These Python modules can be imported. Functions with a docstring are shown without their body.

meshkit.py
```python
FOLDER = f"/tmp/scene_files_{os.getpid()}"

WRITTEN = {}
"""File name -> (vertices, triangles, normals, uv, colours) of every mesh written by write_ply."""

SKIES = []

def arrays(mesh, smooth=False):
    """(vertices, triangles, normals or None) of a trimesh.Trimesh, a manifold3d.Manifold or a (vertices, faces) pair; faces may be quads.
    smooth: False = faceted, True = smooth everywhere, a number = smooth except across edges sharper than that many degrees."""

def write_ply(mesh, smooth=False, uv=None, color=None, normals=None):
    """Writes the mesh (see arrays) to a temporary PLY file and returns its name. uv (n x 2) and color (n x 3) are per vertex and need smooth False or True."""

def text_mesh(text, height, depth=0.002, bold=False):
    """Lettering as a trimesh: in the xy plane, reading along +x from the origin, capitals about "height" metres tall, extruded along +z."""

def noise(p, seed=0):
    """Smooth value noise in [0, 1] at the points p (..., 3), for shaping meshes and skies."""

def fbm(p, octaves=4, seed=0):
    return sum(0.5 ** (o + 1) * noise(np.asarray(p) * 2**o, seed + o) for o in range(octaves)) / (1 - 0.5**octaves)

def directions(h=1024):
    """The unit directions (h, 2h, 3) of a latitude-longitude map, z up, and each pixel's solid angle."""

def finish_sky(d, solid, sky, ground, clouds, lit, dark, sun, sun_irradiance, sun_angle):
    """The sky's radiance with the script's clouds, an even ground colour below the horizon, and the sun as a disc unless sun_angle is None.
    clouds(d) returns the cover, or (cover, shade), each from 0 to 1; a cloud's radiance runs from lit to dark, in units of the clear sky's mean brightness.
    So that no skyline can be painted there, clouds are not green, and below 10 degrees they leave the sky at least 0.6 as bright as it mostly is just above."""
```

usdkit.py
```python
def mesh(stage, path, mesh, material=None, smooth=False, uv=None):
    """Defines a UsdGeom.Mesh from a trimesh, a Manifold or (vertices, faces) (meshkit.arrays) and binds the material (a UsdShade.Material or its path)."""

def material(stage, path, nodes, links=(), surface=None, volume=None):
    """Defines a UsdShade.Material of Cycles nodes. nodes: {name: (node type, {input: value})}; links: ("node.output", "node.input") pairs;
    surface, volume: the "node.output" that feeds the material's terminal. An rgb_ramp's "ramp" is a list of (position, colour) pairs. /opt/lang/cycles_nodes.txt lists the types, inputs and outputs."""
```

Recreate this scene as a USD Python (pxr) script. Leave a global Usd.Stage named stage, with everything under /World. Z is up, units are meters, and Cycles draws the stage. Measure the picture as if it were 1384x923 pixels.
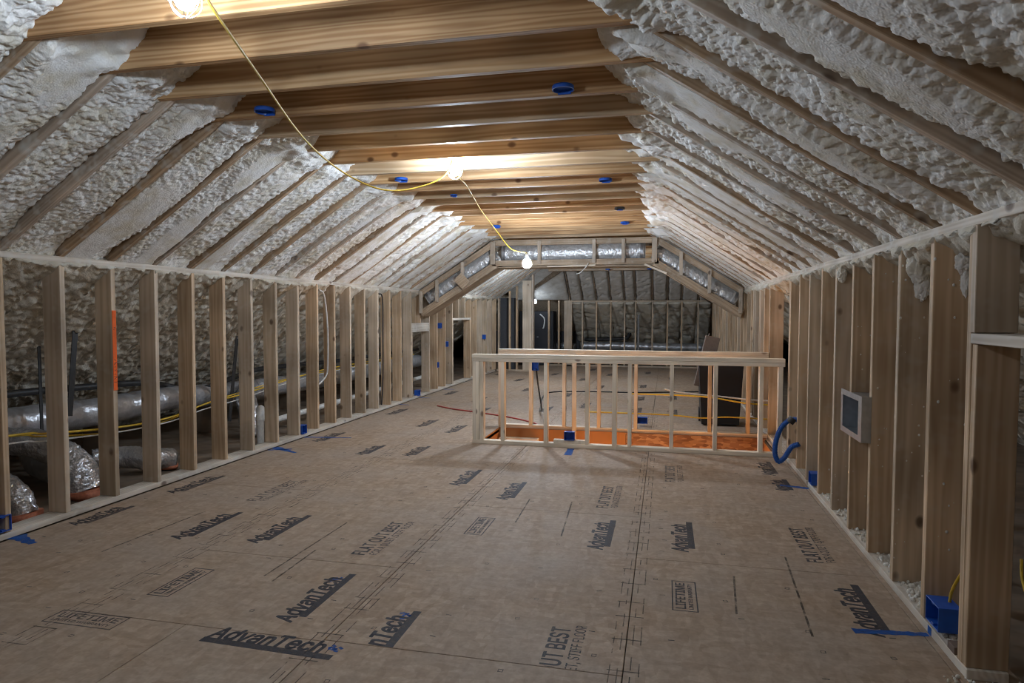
import math
import numpy as np
import trimesh
import usdkit, meshkit
from scipy.spatial import cKDTree
from pxr import Usd, UsdGeom, UsdLux, UsdShade, Gf, Sdf

# ---------------------------------------------------------------- stage, camera, exposure, lamps
stage = Usd.Stage.CreateInMemory()
UsdGeom.SetStageUpAxis(stage, UsdGeom.Tokens.z)
UsdGeom.Xform.Define(stage, "/World")
UsdGeom.Scope.Define(stage, "/World/Looks")
PI = math.pi
rng = np.random.default_rng(7)

CAM_H, YAW, PITCH, ROLL, FPX = 1.3586, 0.22594, 0.04341, 0.00144, 898.4
cam = UsdGeom.Camera.Define(stage, "/World/camera")
cy, sy, cp, sp = math.cos(YAW), math.sin(YAW), math.cos(PITCH), math.sin(PITCH)
fw = np.array([-sy * cp, cy * cp, -sp])
rt = np.array([cy, sy, 0.0])
up = np.cross(rt, fw)
cr, sr = math.cos(ROLL), math.sin(ROLL)
rt, up = cr * rt + sr * up, -sr * rt + cr * up
cam.AddTransformOp().Set(Gf.Matrix4d(*rt, 0, *up, 0, *(-fw), 0, 0.0, 0.0, CAM_H, 1))
cam.CreateHorizontalApertureAttr(36.0)
cam.CreateVerticalApertureAttr(36.0 * 923 / 1384)
cam.CreateFocalLengthAttr(36.0 * FPX / 1384)
cam.CreateClippingRangeAttr(Gf.Vec2f(0.05, 200))
cam.CreateExposureAttr(1.72)

BULB = 210.0                       # radiance of the work-light bulbs
BULB_COLOR = (0.765, 0.925, 1.12)
LAMPS = [  # position, relative strength
    ((-1.556, 1.942, 2.40), 0.75), ((-1.539, 4.79, 2.42), 1.4), ((-1.61, 7.80, 1.95), 2.4), ((-3.17, 16.35, 1.64), 0.12),
    ((-2.05, 12.30, 2.30), 2.9), ((-1.30, -0.70, 2.36), 0.22)]
STAIR_LAMP = 140.0                 # the warm lamp down in the stairwell

# ---------------------------------------------------------------- dimensions
XL, XR = -3.82, 1.105              # room faces of the two knee walls
ZT, ZC = 1.719, 2.501              # top of knee wall, underside of the ceiling joists
TH = math.atan(0.655)
CT, ST = math.cos(TH), math.sin(TH)
M = 0.4064                         # 16 inch framing
Y0 = 2.331                         # near face of stud / rafter number 0
FAR = 16.8
D = 0.14                           # stud depth
T2 = 0.038


def Yk(k):
    return Y0 + M * k


# ---------------------------------------------------------------- materials
mats = {}


def mat(name, nodes, links, surface="p.BSDF"):
    mats[name] = usdkit.material(stage, "/World/Looks/" + name, nodes, links, surface=surface)
    return mats[name]


def wood(name, axis, light, dark, ring=26.0, rough=0.6, knots=True, dust=0.0, gain=0.5):
    """Sawn softwood; axis = board direction (x, y, z or a rotation about y for a sloping board)."""
    tilt = 0.0
    if axis == "l":
        axis, tilt = "x", TH
    if axis == "r":
        axis, tilt = "x", -TH
    s = {"x": (0.06, 1, 1), "y": (1, 0.06, 1), "z": (1, 1, 0.06)}[axis]
    k = {"x": (6, 9, 9), "y": (9, 6, 9), "z": (9, 9, 6)}[axis]
    nodes = {
        "tc": ("texture_coordinate", {}),
        "rot": ("vector_rotate", {"rotate_type": "y_axis", "angle": tilt}),
        "oi": ("object_info", {}),
        "off": ("vector_math", {"math_type": "scale", "vector1": (1.3, 2.1, 1.7)}),
        "add": ("vector_math", {"math_type": "add"}),
        "m": ("mapping", {"scale": s}),
        "mk": ("mapping", {"scale": k}),
        "wv": ("wave_texture", {"wave_type": "rings", "rings_direction": axis, "scale": ring, "distortion": 7.0, "detail": 1.0, "detail_scale": 1.2}),
        "n1": ("noise_texture", {"scale": 60.0, "detail": 1.0, "roughness": 0.7}),
        "n2": ("noise_texture", {"scale": 3.0, "detail": 0.0}),
        "mx": ("mix_float", {"fac": gain}),
        "rp": ("rgb_ramp", {"ramp": [(0.2, dark), (0.75, light)]}),
        "tone": ("map_range", {"from_min": 0.25, "from_max": 0.75, "to_min": 0.78, "to_max": 1.18}),
        "hs": ("hsv", {}),
        "vo": ("voronoi_texture", {"scale": 0.55, "feature": "f1"}),
        "kr": ("rgb_ramp", {"ramp": [(0.0, (1, 1, 1)), (0.07, (0.85, 0.85, 0.85)), (0.125, (0, 0, 0)), (1, (0, 0, 0))]}),
        "km": ("mix_color", {"b": (dark[0] * 0.33, dark[1] * 0.27, dark[2] * 0.25)}),
        "du": ("noise_texture", {"scale": 9.0, "detail": 2.0, "roughness": 0.8}),
        "dr": ("map_range", {"from_min": 0.52, "from_max": 0.72, "to_min": 0.0, "to_max": dust, "clamp": True}),
        "dm": ("mix_color", {"b": (0.66, 0.62, 0.55)}),
        "p": ("principled_bsdf", {"roughness": rough, "specular_ior_level": 0.3}),
    }
    links = [("tc.object", "rot.vector"), ("oi.random", "off.scale"), ("rot.vector", "add.vector1"), ("off.vector", "add.vector2"),
             ("add.vector", "m.vector"), ("add.vector", "mk.vector"), ("m.vector", "wv.vector"), ("m.vector", "n1.vector"), ("add.vector", "n2.vector"),
             ("wv.fac", "mx.a"), ("n1.fac", "mx.b"), ("mx.result", "rp.fac"), ("rp.color", "hs.color"), ("n2.fac", "tone.value"), ("tone.result", "hs.value"),
             ("mk.vector", "vo.vector"), ("vo.distance", "kr.fac"), ("hs.color", "km.a"), ("km.result", "dm.a"), ("tc.object", "du.vector"), ("du.fac", "dr.value"), ("dr.result", "dm.fac"),
             ("dm.result", "p.base_color")
             ]
    if knots:
        links.append(("kr.color", "km.fac"))
    else:
        nodes["km"][1]["fac"] = 0.0
    return mat(name, nodes, links)


SPR_L, SPR_D = (0.60, 0.475, 0.35), (0.50, 0.38, 0.265)
FIR_L, FIR_D = (0.57, 0.365, 0.19), (0.41, 0.225, 0.095)
stud_mats = [wood("spruce_stud", "z", SPR_L, SPR_D, 12, dust=0.25), wood("spruce_stud_pale", "z", (0.66, 0.545, 0.42), (0.56, 0.44, 0.32), 14, dust=0.3),
             wood("spruce_stud_grey", "z", (0.54, 0.44, 0.34), (0.44, 0.345, 0.255), 11, dust=0.35), wood("spruce_stud_warm", "z", (0.62, 0.45, 0.29), (0.49, 0.33, 0.20), 16, dust=0.15), wood("spruce_stud_brown", "z", (0.60, 0.46, 0.32), (0.45, 0.325, 0.21), 9, dust=0.2)]
joist_mats = [wood("fir_joist", "x", FIR_L, FIR_D, 15, gain=0.45), wood("fir_joist_red", "x", (0.53, 0.32, 0.155), (0.37, 0.19, 0.078), 20, gain=0.4), wood("fir_joist_pale", "x", (0.63, 0.46, 0.29), (0.47, 0.31, 0.17), 13, gain=0.35)]
wood("plate_along_y", "y", (0.68, 0.60, 0.51), (0.56, 0.47, 0.37), 14, dust=1.0)
wood("plate_along_x", "x", SPR_L, SPR_D, 24, dust=0.2)
wood("guard_plate", "x", (0.86, 0.75, 0.61), (0.76, 0.64, 0.49), 24, dust=0.1)
wood("guard_stud", "z", (0.86, 0.75, 0.61), (0.76, 0.64, 0.49), 24, dust=0.1)
rafter_l = [wood("rafter_left_brown", "l", (0.46, 0.32, 0.20), (0.33, 0.21, 0.12), 16, dust=0.6), wood("rafter_left_dusty", "l", (0.53, 0.42, 0.32), (0.41, 0.31, 0.23), 16, dust=1.0)]
rafter_r = [wood("rafter_right_brown", "r", (0.46, 0.32, 0.20), (0.33, 0.21, 0.12), 16, dust=0.6), wood("rafter_right_dusty", "r", (0.53, 0.42, 0.32), (0.41, 0.31, 0.23), 16, dust=1.0)]
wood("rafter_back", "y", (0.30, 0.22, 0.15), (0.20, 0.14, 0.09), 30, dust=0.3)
wood("chase_x", "x", (0.52, 0.39, 0.27), (0.38, 0.27, 0.17), 24, dust=0.3)
wood("chase_l", "l", (0.50, 0.37, 0.25), (0.37, 0.26, 0.165), 24, dust=0.3)
wood("chase_r", "r", (0.50, 0.37, 0.25), (0.37, 0.26, 0.165), 24, dust=0.3)


def plain(name, color, rough=0.5, metallic=0.0, bump=0.0, scale=40.0, vary=0.12, detail=3.0, spec=0.5, distance=0.004):
    nodes = {"tc": ("texture_coordinate", {}), "n": ("noise_texture", {"scale": scale, "detail": detail}),
             "r": ("rgb_ramp", {"ramp": [(0.3, tuple(c * (1 - vary) for c in color)), (0.7, tuple(min(1, c * (1 + vary)) for c in color))]}),
             "b": ("bump", {"strength": bump, "distance": distance}),
             "p": ("principled_bsdf", {"roughness": rough, "metallic": metallic, "specular_ior_level": spec})}
    return mat(name, nodes, [("tc.object", "n.vector"), ("n.fac", "r.fac"), ("r.color", "p.base_color"), ("n.fac", "b.height"), ("b.normal", "p.normal")])


def foam_mat(name, white, cream, amount):
    nodes = {"tc": ("texture_coordinate", {}),
             "n": ("noise_texture", {"scale": 5.0, "detail": 2.0, "roughness": 0.75}),
             "f": ("noise_texture", {"scale": 120.0, "detail": 0.0}),
             "r": ("rgb_ramp", {"ramp": [(0.30, cream), (0.30 + amount, white)]}),
             "b": ("bump", {"strength": 0.5, "distance": 0.005}),
             "p": ("principled_bsdf", {"roughness": 0.75, "specular_ior_level": 0.25})}
    return mat(name, nodes, [("tc.object", "n.vector"), ("tc.object", "f.vector"), ("n.fac", "r.fac"), ("r.color", "p.base_color"), ("f.fac", "b.height"), ("b.normal", "p.normal")])


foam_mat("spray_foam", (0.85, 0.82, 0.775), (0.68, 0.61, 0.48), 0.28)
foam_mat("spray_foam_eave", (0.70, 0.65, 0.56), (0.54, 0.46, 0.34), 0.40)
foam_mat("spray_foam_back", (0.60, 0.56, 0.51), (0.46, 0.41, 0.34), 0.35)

mat("floor_board", {
    "tc": ("texture_coordinate", {}),
    "m1": ("mapping", {"scale": (34, 11, 1)}), "m2": ("mapping", {"scale": (13, 30, 1), "rotation": (0, 0, 0.6)}),
    "v1": ("voronoi_texture", {"scale": 1.0}), "v2": ("voronoi_texture", {"scale": 1.0}),
    "b1": ("rgb_to_bw", {}), "b2": ("rgb_to_bw", {}), "mx": ("mix_float", {"fac": 0.5}),
    "ns": ("noise_texture", {"scale": 1.3, "detail": 3.0, "roughness": 0.6}),
    "nf": ("noise_texture", {"scale": 30.0, "detail": 2.0, "roughness": 0.75}),
    "r": ("rgb_ramp", {"ramp": [(0.2, (0.322, 0.222, 0.148)), (0.55, (0.395, 0.284, 0.198)), (0.8, (0.455, 0.336, 0.24))]}),
    "rs": ("rgb_ramp", {"ramp": [(0.35, (1, 1, 1)), (0.62, (0, 0, 0))]}),
    "dust": ("mix_color", {"b": (0.38, 0.31, 0.255)}), "dm": ("math", {"math_type": "multiply", "value2": 0.55}),
    "hs": ("hsv", {}), "tone": ("map_range", {"from_min": 0.3, "from_max": 0.7, "to_min": 0.86, "to_max": 1.1}),
    "p": ("principled_bsdf", {"roughness": 0.66, "specular_ior_level": 0.22})},
    [("tc.object", "m1.vector"), ("tc.object", "m2.vector"), ("m1.vector", "v1.vector"), ("m2.vector", "v2.vector"), ("v1.color", "b1.color"), ("v2.color", "b2.color"),
     ("b1.val", "mx.a"), ("b2.val", "mx.b"), ("mx.result", "r.fac"), ("tc.object", "ns.vector"), ("tc.object", "nf.vector"), ("r.color", "dust.a"), ("ns.fac", "rs.fac"),
     ("rs.color", "dm.value1"), ("dm.value", "dust.fac"), ("dust.result", "hs.color"), ("nf.fac", "tone.value"), ("tone.result", "hs.value"), ("hs.color", "p.base_color")])


def ink_mat(name, color, lo, hi, scale=38.0):
    return mat(name, {"tc": ("texture_coordinate", {}), "n": ("noise_texture", {"scale": scale, "detail": 5.0, "roughness": 0.7}),
                      "r": ("map_range", {"from_min": 0.36, "from_max": 0.62, "to_min": lo, "to_max": hi, "clamp": True}),
                      "t": ("transparent_bsdf", {}), "p": ("principled_bsdf", {"base_color": color, "roughness": 0.65, "specular_ior_level": 0.3}), "x": ("mix_closure", {})},
               [("tc.object", "n.vector"), ("n.fac", "r.value"), ("r.result", "x.fac"), ("t.BSDF", "x.closure1"), ("p.BSDF", "x.closure2")], surface="x.closure")


ink_mat("ink", (0.075, 0.07, 0.078), 0.95, 0.35)
ink_mat("ink_faded", (0.085, 0.078, 0.082), 0.65, 0.15)
ink_mat("ink_line", (0.09, 0.07, 0.055), 0.6, 0.0, 14)
ink_mat("blue_paint", (0.015, 0.11, 0.42), 0.95, 0.35, 26)
ink_mat("orange_paint", (0.95, 0.15, 0.02), 1.0, 0.8, 60)
plain("marker_black", (0.02, 0.02, 0.02), 0.6)
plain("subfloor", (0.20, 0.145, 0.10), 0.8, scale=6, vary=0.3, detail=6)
plain("joint_dark", (0.05, 0.04, 0.03), 0.9)
plain("sheathing", (0.42, 0.31, 0.21), 0.8, scale=25, vary=0.2)
plain("blue_plastic", (0.012, 0.085, 0.42), 0.4)
plain("blue_tube", (0.012, 0.095, 0.40), 0.35)
plain("yellow_jacket", (0.66, 0.42, 0.03), 0.45)
plain("white_jacket", (0.62, 0.60, 0.56), 0.5)
plain("grey_jacket", (0.30, 0.29, 0.28), 0.5)
plain("black_jacket", (0.02, 0.02, 0.022), 0.45)
plain("black_rubber", (0.025, 0.024, 0.024), 0.5, bump=0.3)
plain("red_hose", (0.42, 0.06, 0.05), 0.45)
plain("white_pvc", (0.68, 0.66, 0.62), 0.35)
plain("galvanised", (0.55, 0.57, 0.60), 0.35, 0.9, bump=0.1, scale=25)
plain("foil", (0.72, 0.73, 0.76), 0.25, 0.8, bump=0.8, scale=15, detail=3, distance=0.04)
plain("foil_smooth", (0.60, 0.60, 0.62), 0.33, 0.6, bump=0.7, scale=14, detail=4, distance=0.02)
plain("foil_chase", (0.74, 0.73, 0.72), 0.30, 0.5, bump=0.8, scale=18, detail=4, distance=0.03)
plain("orange_sealant", (0.50, 0.17, 0.09), 0.7, bump=0.6, scale=60)
plain("bin_black", (0.016, 0.015, 0.016), 0.42, bump=0.1)
plain("cardboard", (0.17, 0.115, 0.085), 0.8)
plain("handler_black", (0.02, 0.02, 0.024), 0.5)
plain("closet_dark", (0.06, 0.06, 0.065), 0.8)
plain("orange_board", (0.38, 0.155, 0.045), 0.6, scale=3)
mat("orange_osb", {"tc": ("texture_coordinate", {}), "m1": ("mapping", {"scale": (14, 14, 40)}), "v": ("voronoi_texture", {"scale": 1.0}), "b1": ("rgb_to_bw", {}),
                   "r": ("rgb_ramp", {"ramp": [(0.15, (0.16, 0.065, 0.03)), (0.55, (0.27, 0.125, 0.06)), (0.85, (0.42, 0.23, 0.12))]}), "p": ("principled_bsdf", {"roughness": 0.65})},
    [("tc.object", "m1.vector"), ("m1.vector", "v.vector"), ("v.color", "b1.color"), ("b1.val", "r.fac"), ("r.color", "p.base_color")])


def lamp_mat(name, color, strength):
    return mat(name, {"e": ("emission", {"color": color, "strength": strength})}, [], surface="e.emission")


# ---------------------------------------------------------------- prim helpers
used = {}


def path_for(parent, name):
    key = f"{parent}/{name}"
    n = used.get(key, -1) + 1
    used[key] = n
    return key if n == 0 else f"{key}_{n:03d}"


def say(prim, label=None, category=None, group=None, kind=None):
    for k, v in (("label", label), ("category", category), ("group", group), ("kind", kind)):
        if v:
            prim.SetCustomDataByKey(k, v)
    return prim


def thing(name, label, category=None, group=None, kind=None, loc=None):
    x = UsdGeom.Xform.Define(stage, path_for("/World", name))
    if loc is not None:
        x.AddTranslateOp().Set(Gf.Vec3d(*map(float, loc)))
    return say(x.GetPrim(), label, category, group, kind)


def part(parent, name, mesh, material, smooth=False, label=None, kind=None):
    root = "/World" if parent is None else str(parent.GetPath())
    m = usdkit.mesh(stage, path_for(root, name), mesh, mats[material] if isinstance(material, str) else material, smooth=smooth)
    return say(m.GetPrim(), label, kind=kind)


# ---------------------------------------------------------------- mesh helpers
def cat(*ms):
    return trimesh.util.concatenate(list(ms))


def union(*ms):
    import manifold3d as m3
    out = None
    for m in ms:
        q = m3.Manifold(m3.Mesh(np.asarray(m.vertices, np.float32), np.asarray(m.faces, np.uint32)))
        out = q if out is None else out + q
    k = out.to_mesh()
    return trimesh.Trimesh(k.vert_properties[:, :3], k.tri_verts, process=False)


def _chamfer_unit():
    pts, idx = [], {}
    faces = []
    for a in range(3):
        for s in (-1, 1):
            q = []
            b, c = (a + 1) % 3, (a + 2) % 3
            for (u, v) in ((-1, -1), (1, -1), (1, 1), (-1, 1)):
                key = [0, 0, 0]
                key[a], key[b], key[c] = 2 * s, u, v
                idx[tuple(key)] = len(pts)
                pts.append(key)
                q.append(idx[tuple(key)])
            faces.append(q if s > 0 else q[::-1])
    pts = np.array(pts)
    hull = trimesh.convex.convex_hull(np.sign(pts) * (1.0 - 0.1 * (np.abs(pts) == 1)))
    v = hull.vertices
    inset = (np.abs(v) < 0.95)
    return np.sign(v), inset, hull.faces


_CU = _chamfer_unit()


def bx(x0, x1, y0, y1, z0, z1, c=0.0025):
    sgn, inset, faces = _CU
    h = np.array([x1 - x0, y1 - y0, z1 - z0]) / 2
    c = min(c, h.min() * 0.45)
    return trimesh.Trimesh(np.array([x0 + x1, y0 + y1, z0 + z1]) / 2 + sgn * (h - inset * c), faces.copy(), process=False)


def board(p0, p1, w, t, side, c=0.0025):
    """Board from p0 to p1 (centre line): t thick along `side`, w along the remaining direction."""
    p0, p1 = np.array(p0, float), np.array(p1, float)
    d = p1 - p0
    L = np.linalg.norm(d)
    d /= L
    s = np.array(side, float)
    s -= d * (s @ d)
    s /= np.linalg.norm(s)
    o = np.cross(d, s)
    m = bx(-L / 2, L / 2, -t / 2, t / 2, -w / 2, w / 2, c)
    m.vertices = m.vertices @ np.array([d, s, o]) + (p0 + p1) / 2
    return m


def spline(pts, n):
    p = np.array(pts, float)
    p = np.vstack([2 * p[0] - p[1], p, 2 * p[-1] - p[-2]])
    out = []
    for i in range(1, len(p) - 2):
        for t in np.linspace(0, 1, n, endpoint=False):
            a, b, c_, d = p[i - 1], p[i], p[i + 1], p[i + 2]
            out.append(0.5 * (2 * b + (c_ - a) * t + (2 * a - 5 * b + 4 * c_ - d) * t * t + (3 * b - a - 3 * c_ + d) * t ** 3))
    out.append(p[-2])
    return np.array(out)


def tube(pts, r, sides=8, wrinkle=0.0, seed=0, rib=0.0, ribs=60.0):
    p = np.asarray(pts, float)
    t = np.gradient(p, axis=0)
    t /= np.linalg.norm(t, axis=1, keepdims=True) + 1e-12
    ref = np.array([0.13, 0.21, 0.97]) if abs(t[:, 2]).mean() < 0.8 else np.array([1.0, 0.1, 0])
    a = np.cross(t, ref)
    a /= np.linalg.norm(a, axis=1, keepdims=True)
    b = np.cross(t, a)
    ang = np.arange(sides) * 2 * PI / sides
    R = np.broadcast_to(np.asarray(r, float), (len(p),))[:, None] * np.ones(sides)
    if rib:
        s = np.concatenate([[0], np.cumsum(np.linalg.norm(np.diff(p, axis=0), axis=1))])
        R = R * (1 + rib * np.cos(s * ribs))[:, None]
    if wrinkle:
        q = p[:, None] * 1.0 + 0.12 * (np.cos(ang)[None, :, None] * a[:, None] + np.sin(ang)[None, :, None] * b[:, None])
        R = R * (1 + wrinkle * (meshkit.fbm(q * 11, 3, seed) - 0.5) * 2)
    v = p[:, None] + R[..., None] * (np.cos(ang)[None, :, None] * a[:, None] + np.sin(ang)[None, :, None] * b[:, None])
    n = len(p)
    i, j = np.meshgrid(np.arange(n - 1), np.arange(sides), indexing="ij")
    q = np.stack([i * sides + j, i * sides + (j + 1) % sides, (i + 1) * sides + (j + 1) % sides, (i + 1) * sides + j], -1).reshape(-1, 4)
    f = np.vstack([q[:, [0, 2, 1]], q[:, [0, 3, 2]]])
    v = np.vstack([v.reshape(-1, 3), p[:1], p[-1:]])
    c0, c1 = n * sides, n * sides + 1
    k = np.arange(sides)
    f = np.vstack([f, np.stack([np.full(sides, c0), k, (k + 1) % sides], 1), np.stack([np.full(sides, c1), (n - 1) * sides + (k + 1) % sides, (n - 1) * sides + k], 1)])
    m = trimesh.Trimesh(v, f, process=False)
    m.fix_normals()
    return m


def lumps(u, v, size, seed, jit=0.55):
    """Popcorn relief of sprayed foam at the points (u, v) in metres; 0 .. about size."""
    g = np.random.default_rng(seed)
    w = meshkit.fbm(np.stack([u * 14, v * 14, np.full_like(u, seed * 1.7)], -1), 2, seed) - 0.5
    w2 = meshkit.fbm(np.stack([u * 14, v * 14, np.full_like(u, seed * 1.7 + 40)], -1), 2, seed + 5) - 0.5
    P = np.stack([u + 0.035 * w, v + 0.035 * w2], -1)
    h = np.zeros(len(u))
    lo, hi = P.min(0) - size, P.max(0) + size
    for k, (sz, gain, dens) in enumerate(((size * 1.5, 0.55, 0.8), (size * 0.9, 0.95, 1.0), (size * 0.5, 0.8, 1.0))):
        n = int(np.prod(hi - lo) / sz ** 2 * dens * 1.25) + 4
        c = lo + g.random((n, 2)) * (hi - lo)
        rad = sz * (0.55 + 0.6 * g.random(n))
        top = g.random(n) * 0.7 + 0.3
        d, i = cKDTree(c).query(P, k=5)
        hh = np.sqrt(np.maximum(0, 1 - (d / rad[i]) ** 2)) * rad[i] * top[i] * gain
        h = h + hh.max(1)
    return h


def foam(P0, U, V, N, lu, lv, res, seed, size=0.04, base=-0.045, sway=0.05, clamp=0.0, edge=0.03, thick=0.16, rise=None, corner=None):
    """Closed slab of foam: grid along U (across the bay) and V (along it), relief along N."""
    nu, nv = max(6, int(lu / res) + 1), max(6, int(lv / res) + 1)
    uu, vv = np.meshgrid(np.linspace(0, lu, nu), np.linspace(0, lv, nv), indexing="ij")
    u, v = uu.ravel(), vv.ravel()
    low = meshkit.fbm(np.stack([u * 2.2 + seed * 3.1, v * 1.7, np.full_like(u, seed * 0.77)], -1), 3, seed) - 0.5
    d = base + sway * 2.2 * low + lumps(u, v, size, seed)
    e = np.minimum(u, lu - u)
    en = meshkit.noise(np.stack([v * 9, u * 0, np.full_like(u, seed)], -1), seed + 3)
    d -= edge * np.clip(1 - e / 0.03, 0, 1) * (0.35 + en)
    if rise is not None:
        d += rise(u, v)
    lim = clamp + 0.0025 * (meshkit.noise(np.stack([u * 30, v * 30, u * 0], -1), seed) - 0.5)
    if corner:
        o = 0.22 * (meshkit.noise(np.stack([u * 7, v * 3, np.full_like(u, seed * 2.1)], -1), seed + 12) - 0.5)
        w = np.clip((v - corner + 0.16 + o) / 0.30, 0, 1) * np.clip((corner + 0.42 - v) / 0.2, 0, 1)
        w = w * w * (3 - 2 * w)
        amp = 0.10 * np.clip(meshkit.fbm(np.stack([u * 7, v * 7, np.full_like(u, seed * 1.3)], -1), 2, seed + 9) * 1.5 - 0.35, 0, 1)
        d, lim = d + w * amp, lim + w * amp * 1.3
    d = np.minimum(d, lim + 0.10 * np.maximum(0, d - lim))
    pts = np.asarray(P0) + u[:, None] * np.asarray(U) + v[:, None] * np.asarray(V) + d[:, None] * np.asarray(N)
    idx = np.arange(nu * nv).reshape(nu, nv)
    q = np.stack([idx[:-1, :-1], idx[1:, :-1], idx[1:, 1:], idx[:-1, 1:]], -1).reshape(-1, 4)
    ring = np.concatenate([idx[:-1, 0], idx[-1, :-1], idx[:0:-1, -1], idx[0, :0:-1]])
    back = np.asarray(P0) + u[ring][:, None] * np.asarray(U) + v[ring][:, None] * np.asarray(V) - thick * np.asarray(N)
    k = np.arange(len(ring))
    k2 = (k + 1) % len(ring)
    n0 = nu * nv
    skirt = np.stack([ring[k2], ring[k], n0 + k, n0 + k2], -1)
    cen = n0 + len(ring)
    fan = np.stack([np.full(len(ring), cen), n0 + k2, n0 + k], 1)
    f = np.vstack([q[:, [0, 1, 2]], q[:, [0, 2, 3]], skirt[:, [0, 1, 2]], skirt[:, [0, 2, 3]], fan])
    if np.dot(np.cross(U, V), N) < 0:
        f = f[:, ::-1]
    return trimesh.Trimesh(np.vstack([pts, back, back.mean(0)]), f, process=False)


def pick(seq, i):
    return seq[(i * 7 + (i * i) % 5) % len(seq)]


# ================================================================= FLOOR
floor = thing("floor", "tan oriented-strand subfloor panels with dark printed logos", kind="structure")
STX0, STX1, STY0, STY1 = -1.90, 1.07, 6.70, 7.60          # the stairwell's opening
strips = [(-3.80, -2.59, [-1.4, 1.0, 4.55, 6.95, 9.35, 11.8, 14.2, FAR]), (-2.59, -1.365, [-1.4, 0.9, 2.45, 3.262, 5.7, 8.14, 10.6, 13.0, 15.4, FAR]),
          (-1.365, -0.14, [-1.4, 0.05, 2.462, 4.448, 6.88, 9.3, 11.75, 14.2, FAR]), (-0.14, 1.08, [-1.4, 1.25, 3.70, 6.14, 8.55, 11.0, 13.4, 15.8, FAR]), (1.08, 1.30, [-1.4, 2.5, 5.0, 7.4, 9.9, 12.3, 14.7, FAR])]
G = 0.0018


def floor_piece(x0, x1, y0, y1):
    if x1 - x0 < 0.02 or y1 - y0 < 0.02:
        return
    part(floor, "floor_panel", bx(x0 + G, x1 - G, y0 + G, y1 - G, -0.018, 0.0, 0.0015), "floor_board")


for x0, x1, ys in strips:
    for y0, y1 in zip(ys[:-1], ys[1:]):
        cx0, cx1, cy0, cy1 = max(x0, STX0), min(x1, STX1), max(y0, STY0), min(y1, STY1)
        if cx1 > cx0 and cy1 > cy0:                           # cut round the opening
            floor_piece(x0, x1, y0, cy0)
            floor_piece(x0, x1, cy1, y1)
            floor_piece(x0, cx0, cy0, cy1)
            floor_piece(cx1, x1, cy0, cy1)
        elif (x0, y0) == (-2.59, 0.9):
            floor_piece(x0, -2.02, y0, y1)
            floor_piece(-2.02, x1, y0, y1)
        else:
            floor_piece(x0, x1, y0, y1)
deck = [(-3.79, STX0, -1.4, FAR), (STX1, 1.29, -1.4, FAR), (STX0, STX1, -1.4, STY0), (STX0, STX1, STY1, FAR)]
for a, b, c, d in deck:
    part(floor, "joint_backing", bx(a, b, c, d, -0.05, -0.019, 0), "joint_dark")
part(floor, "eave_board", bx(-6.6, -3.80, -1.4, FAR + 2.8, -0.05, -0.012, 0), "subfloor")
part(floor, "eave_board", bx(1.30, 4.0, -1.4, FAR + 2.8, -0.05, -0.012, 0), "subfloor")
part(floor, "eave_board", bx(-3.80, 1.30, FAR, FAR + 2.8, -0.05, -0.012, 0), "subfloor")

# --- flat print on the panels
INK_T = 0.0004


def turn(m, ang, x, y, z=0.0002):
    m = m.copy()
    c, s = math.cos(ang), math.sin(ang)
    v = m.vertices
    m.vertices = np.stack([v[:, 0] * c - v[:, 1] * s + x, v[:, 0] * s + v[:, 1] * c + y, v[:, 2] + z], 1)
    return m


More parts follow.
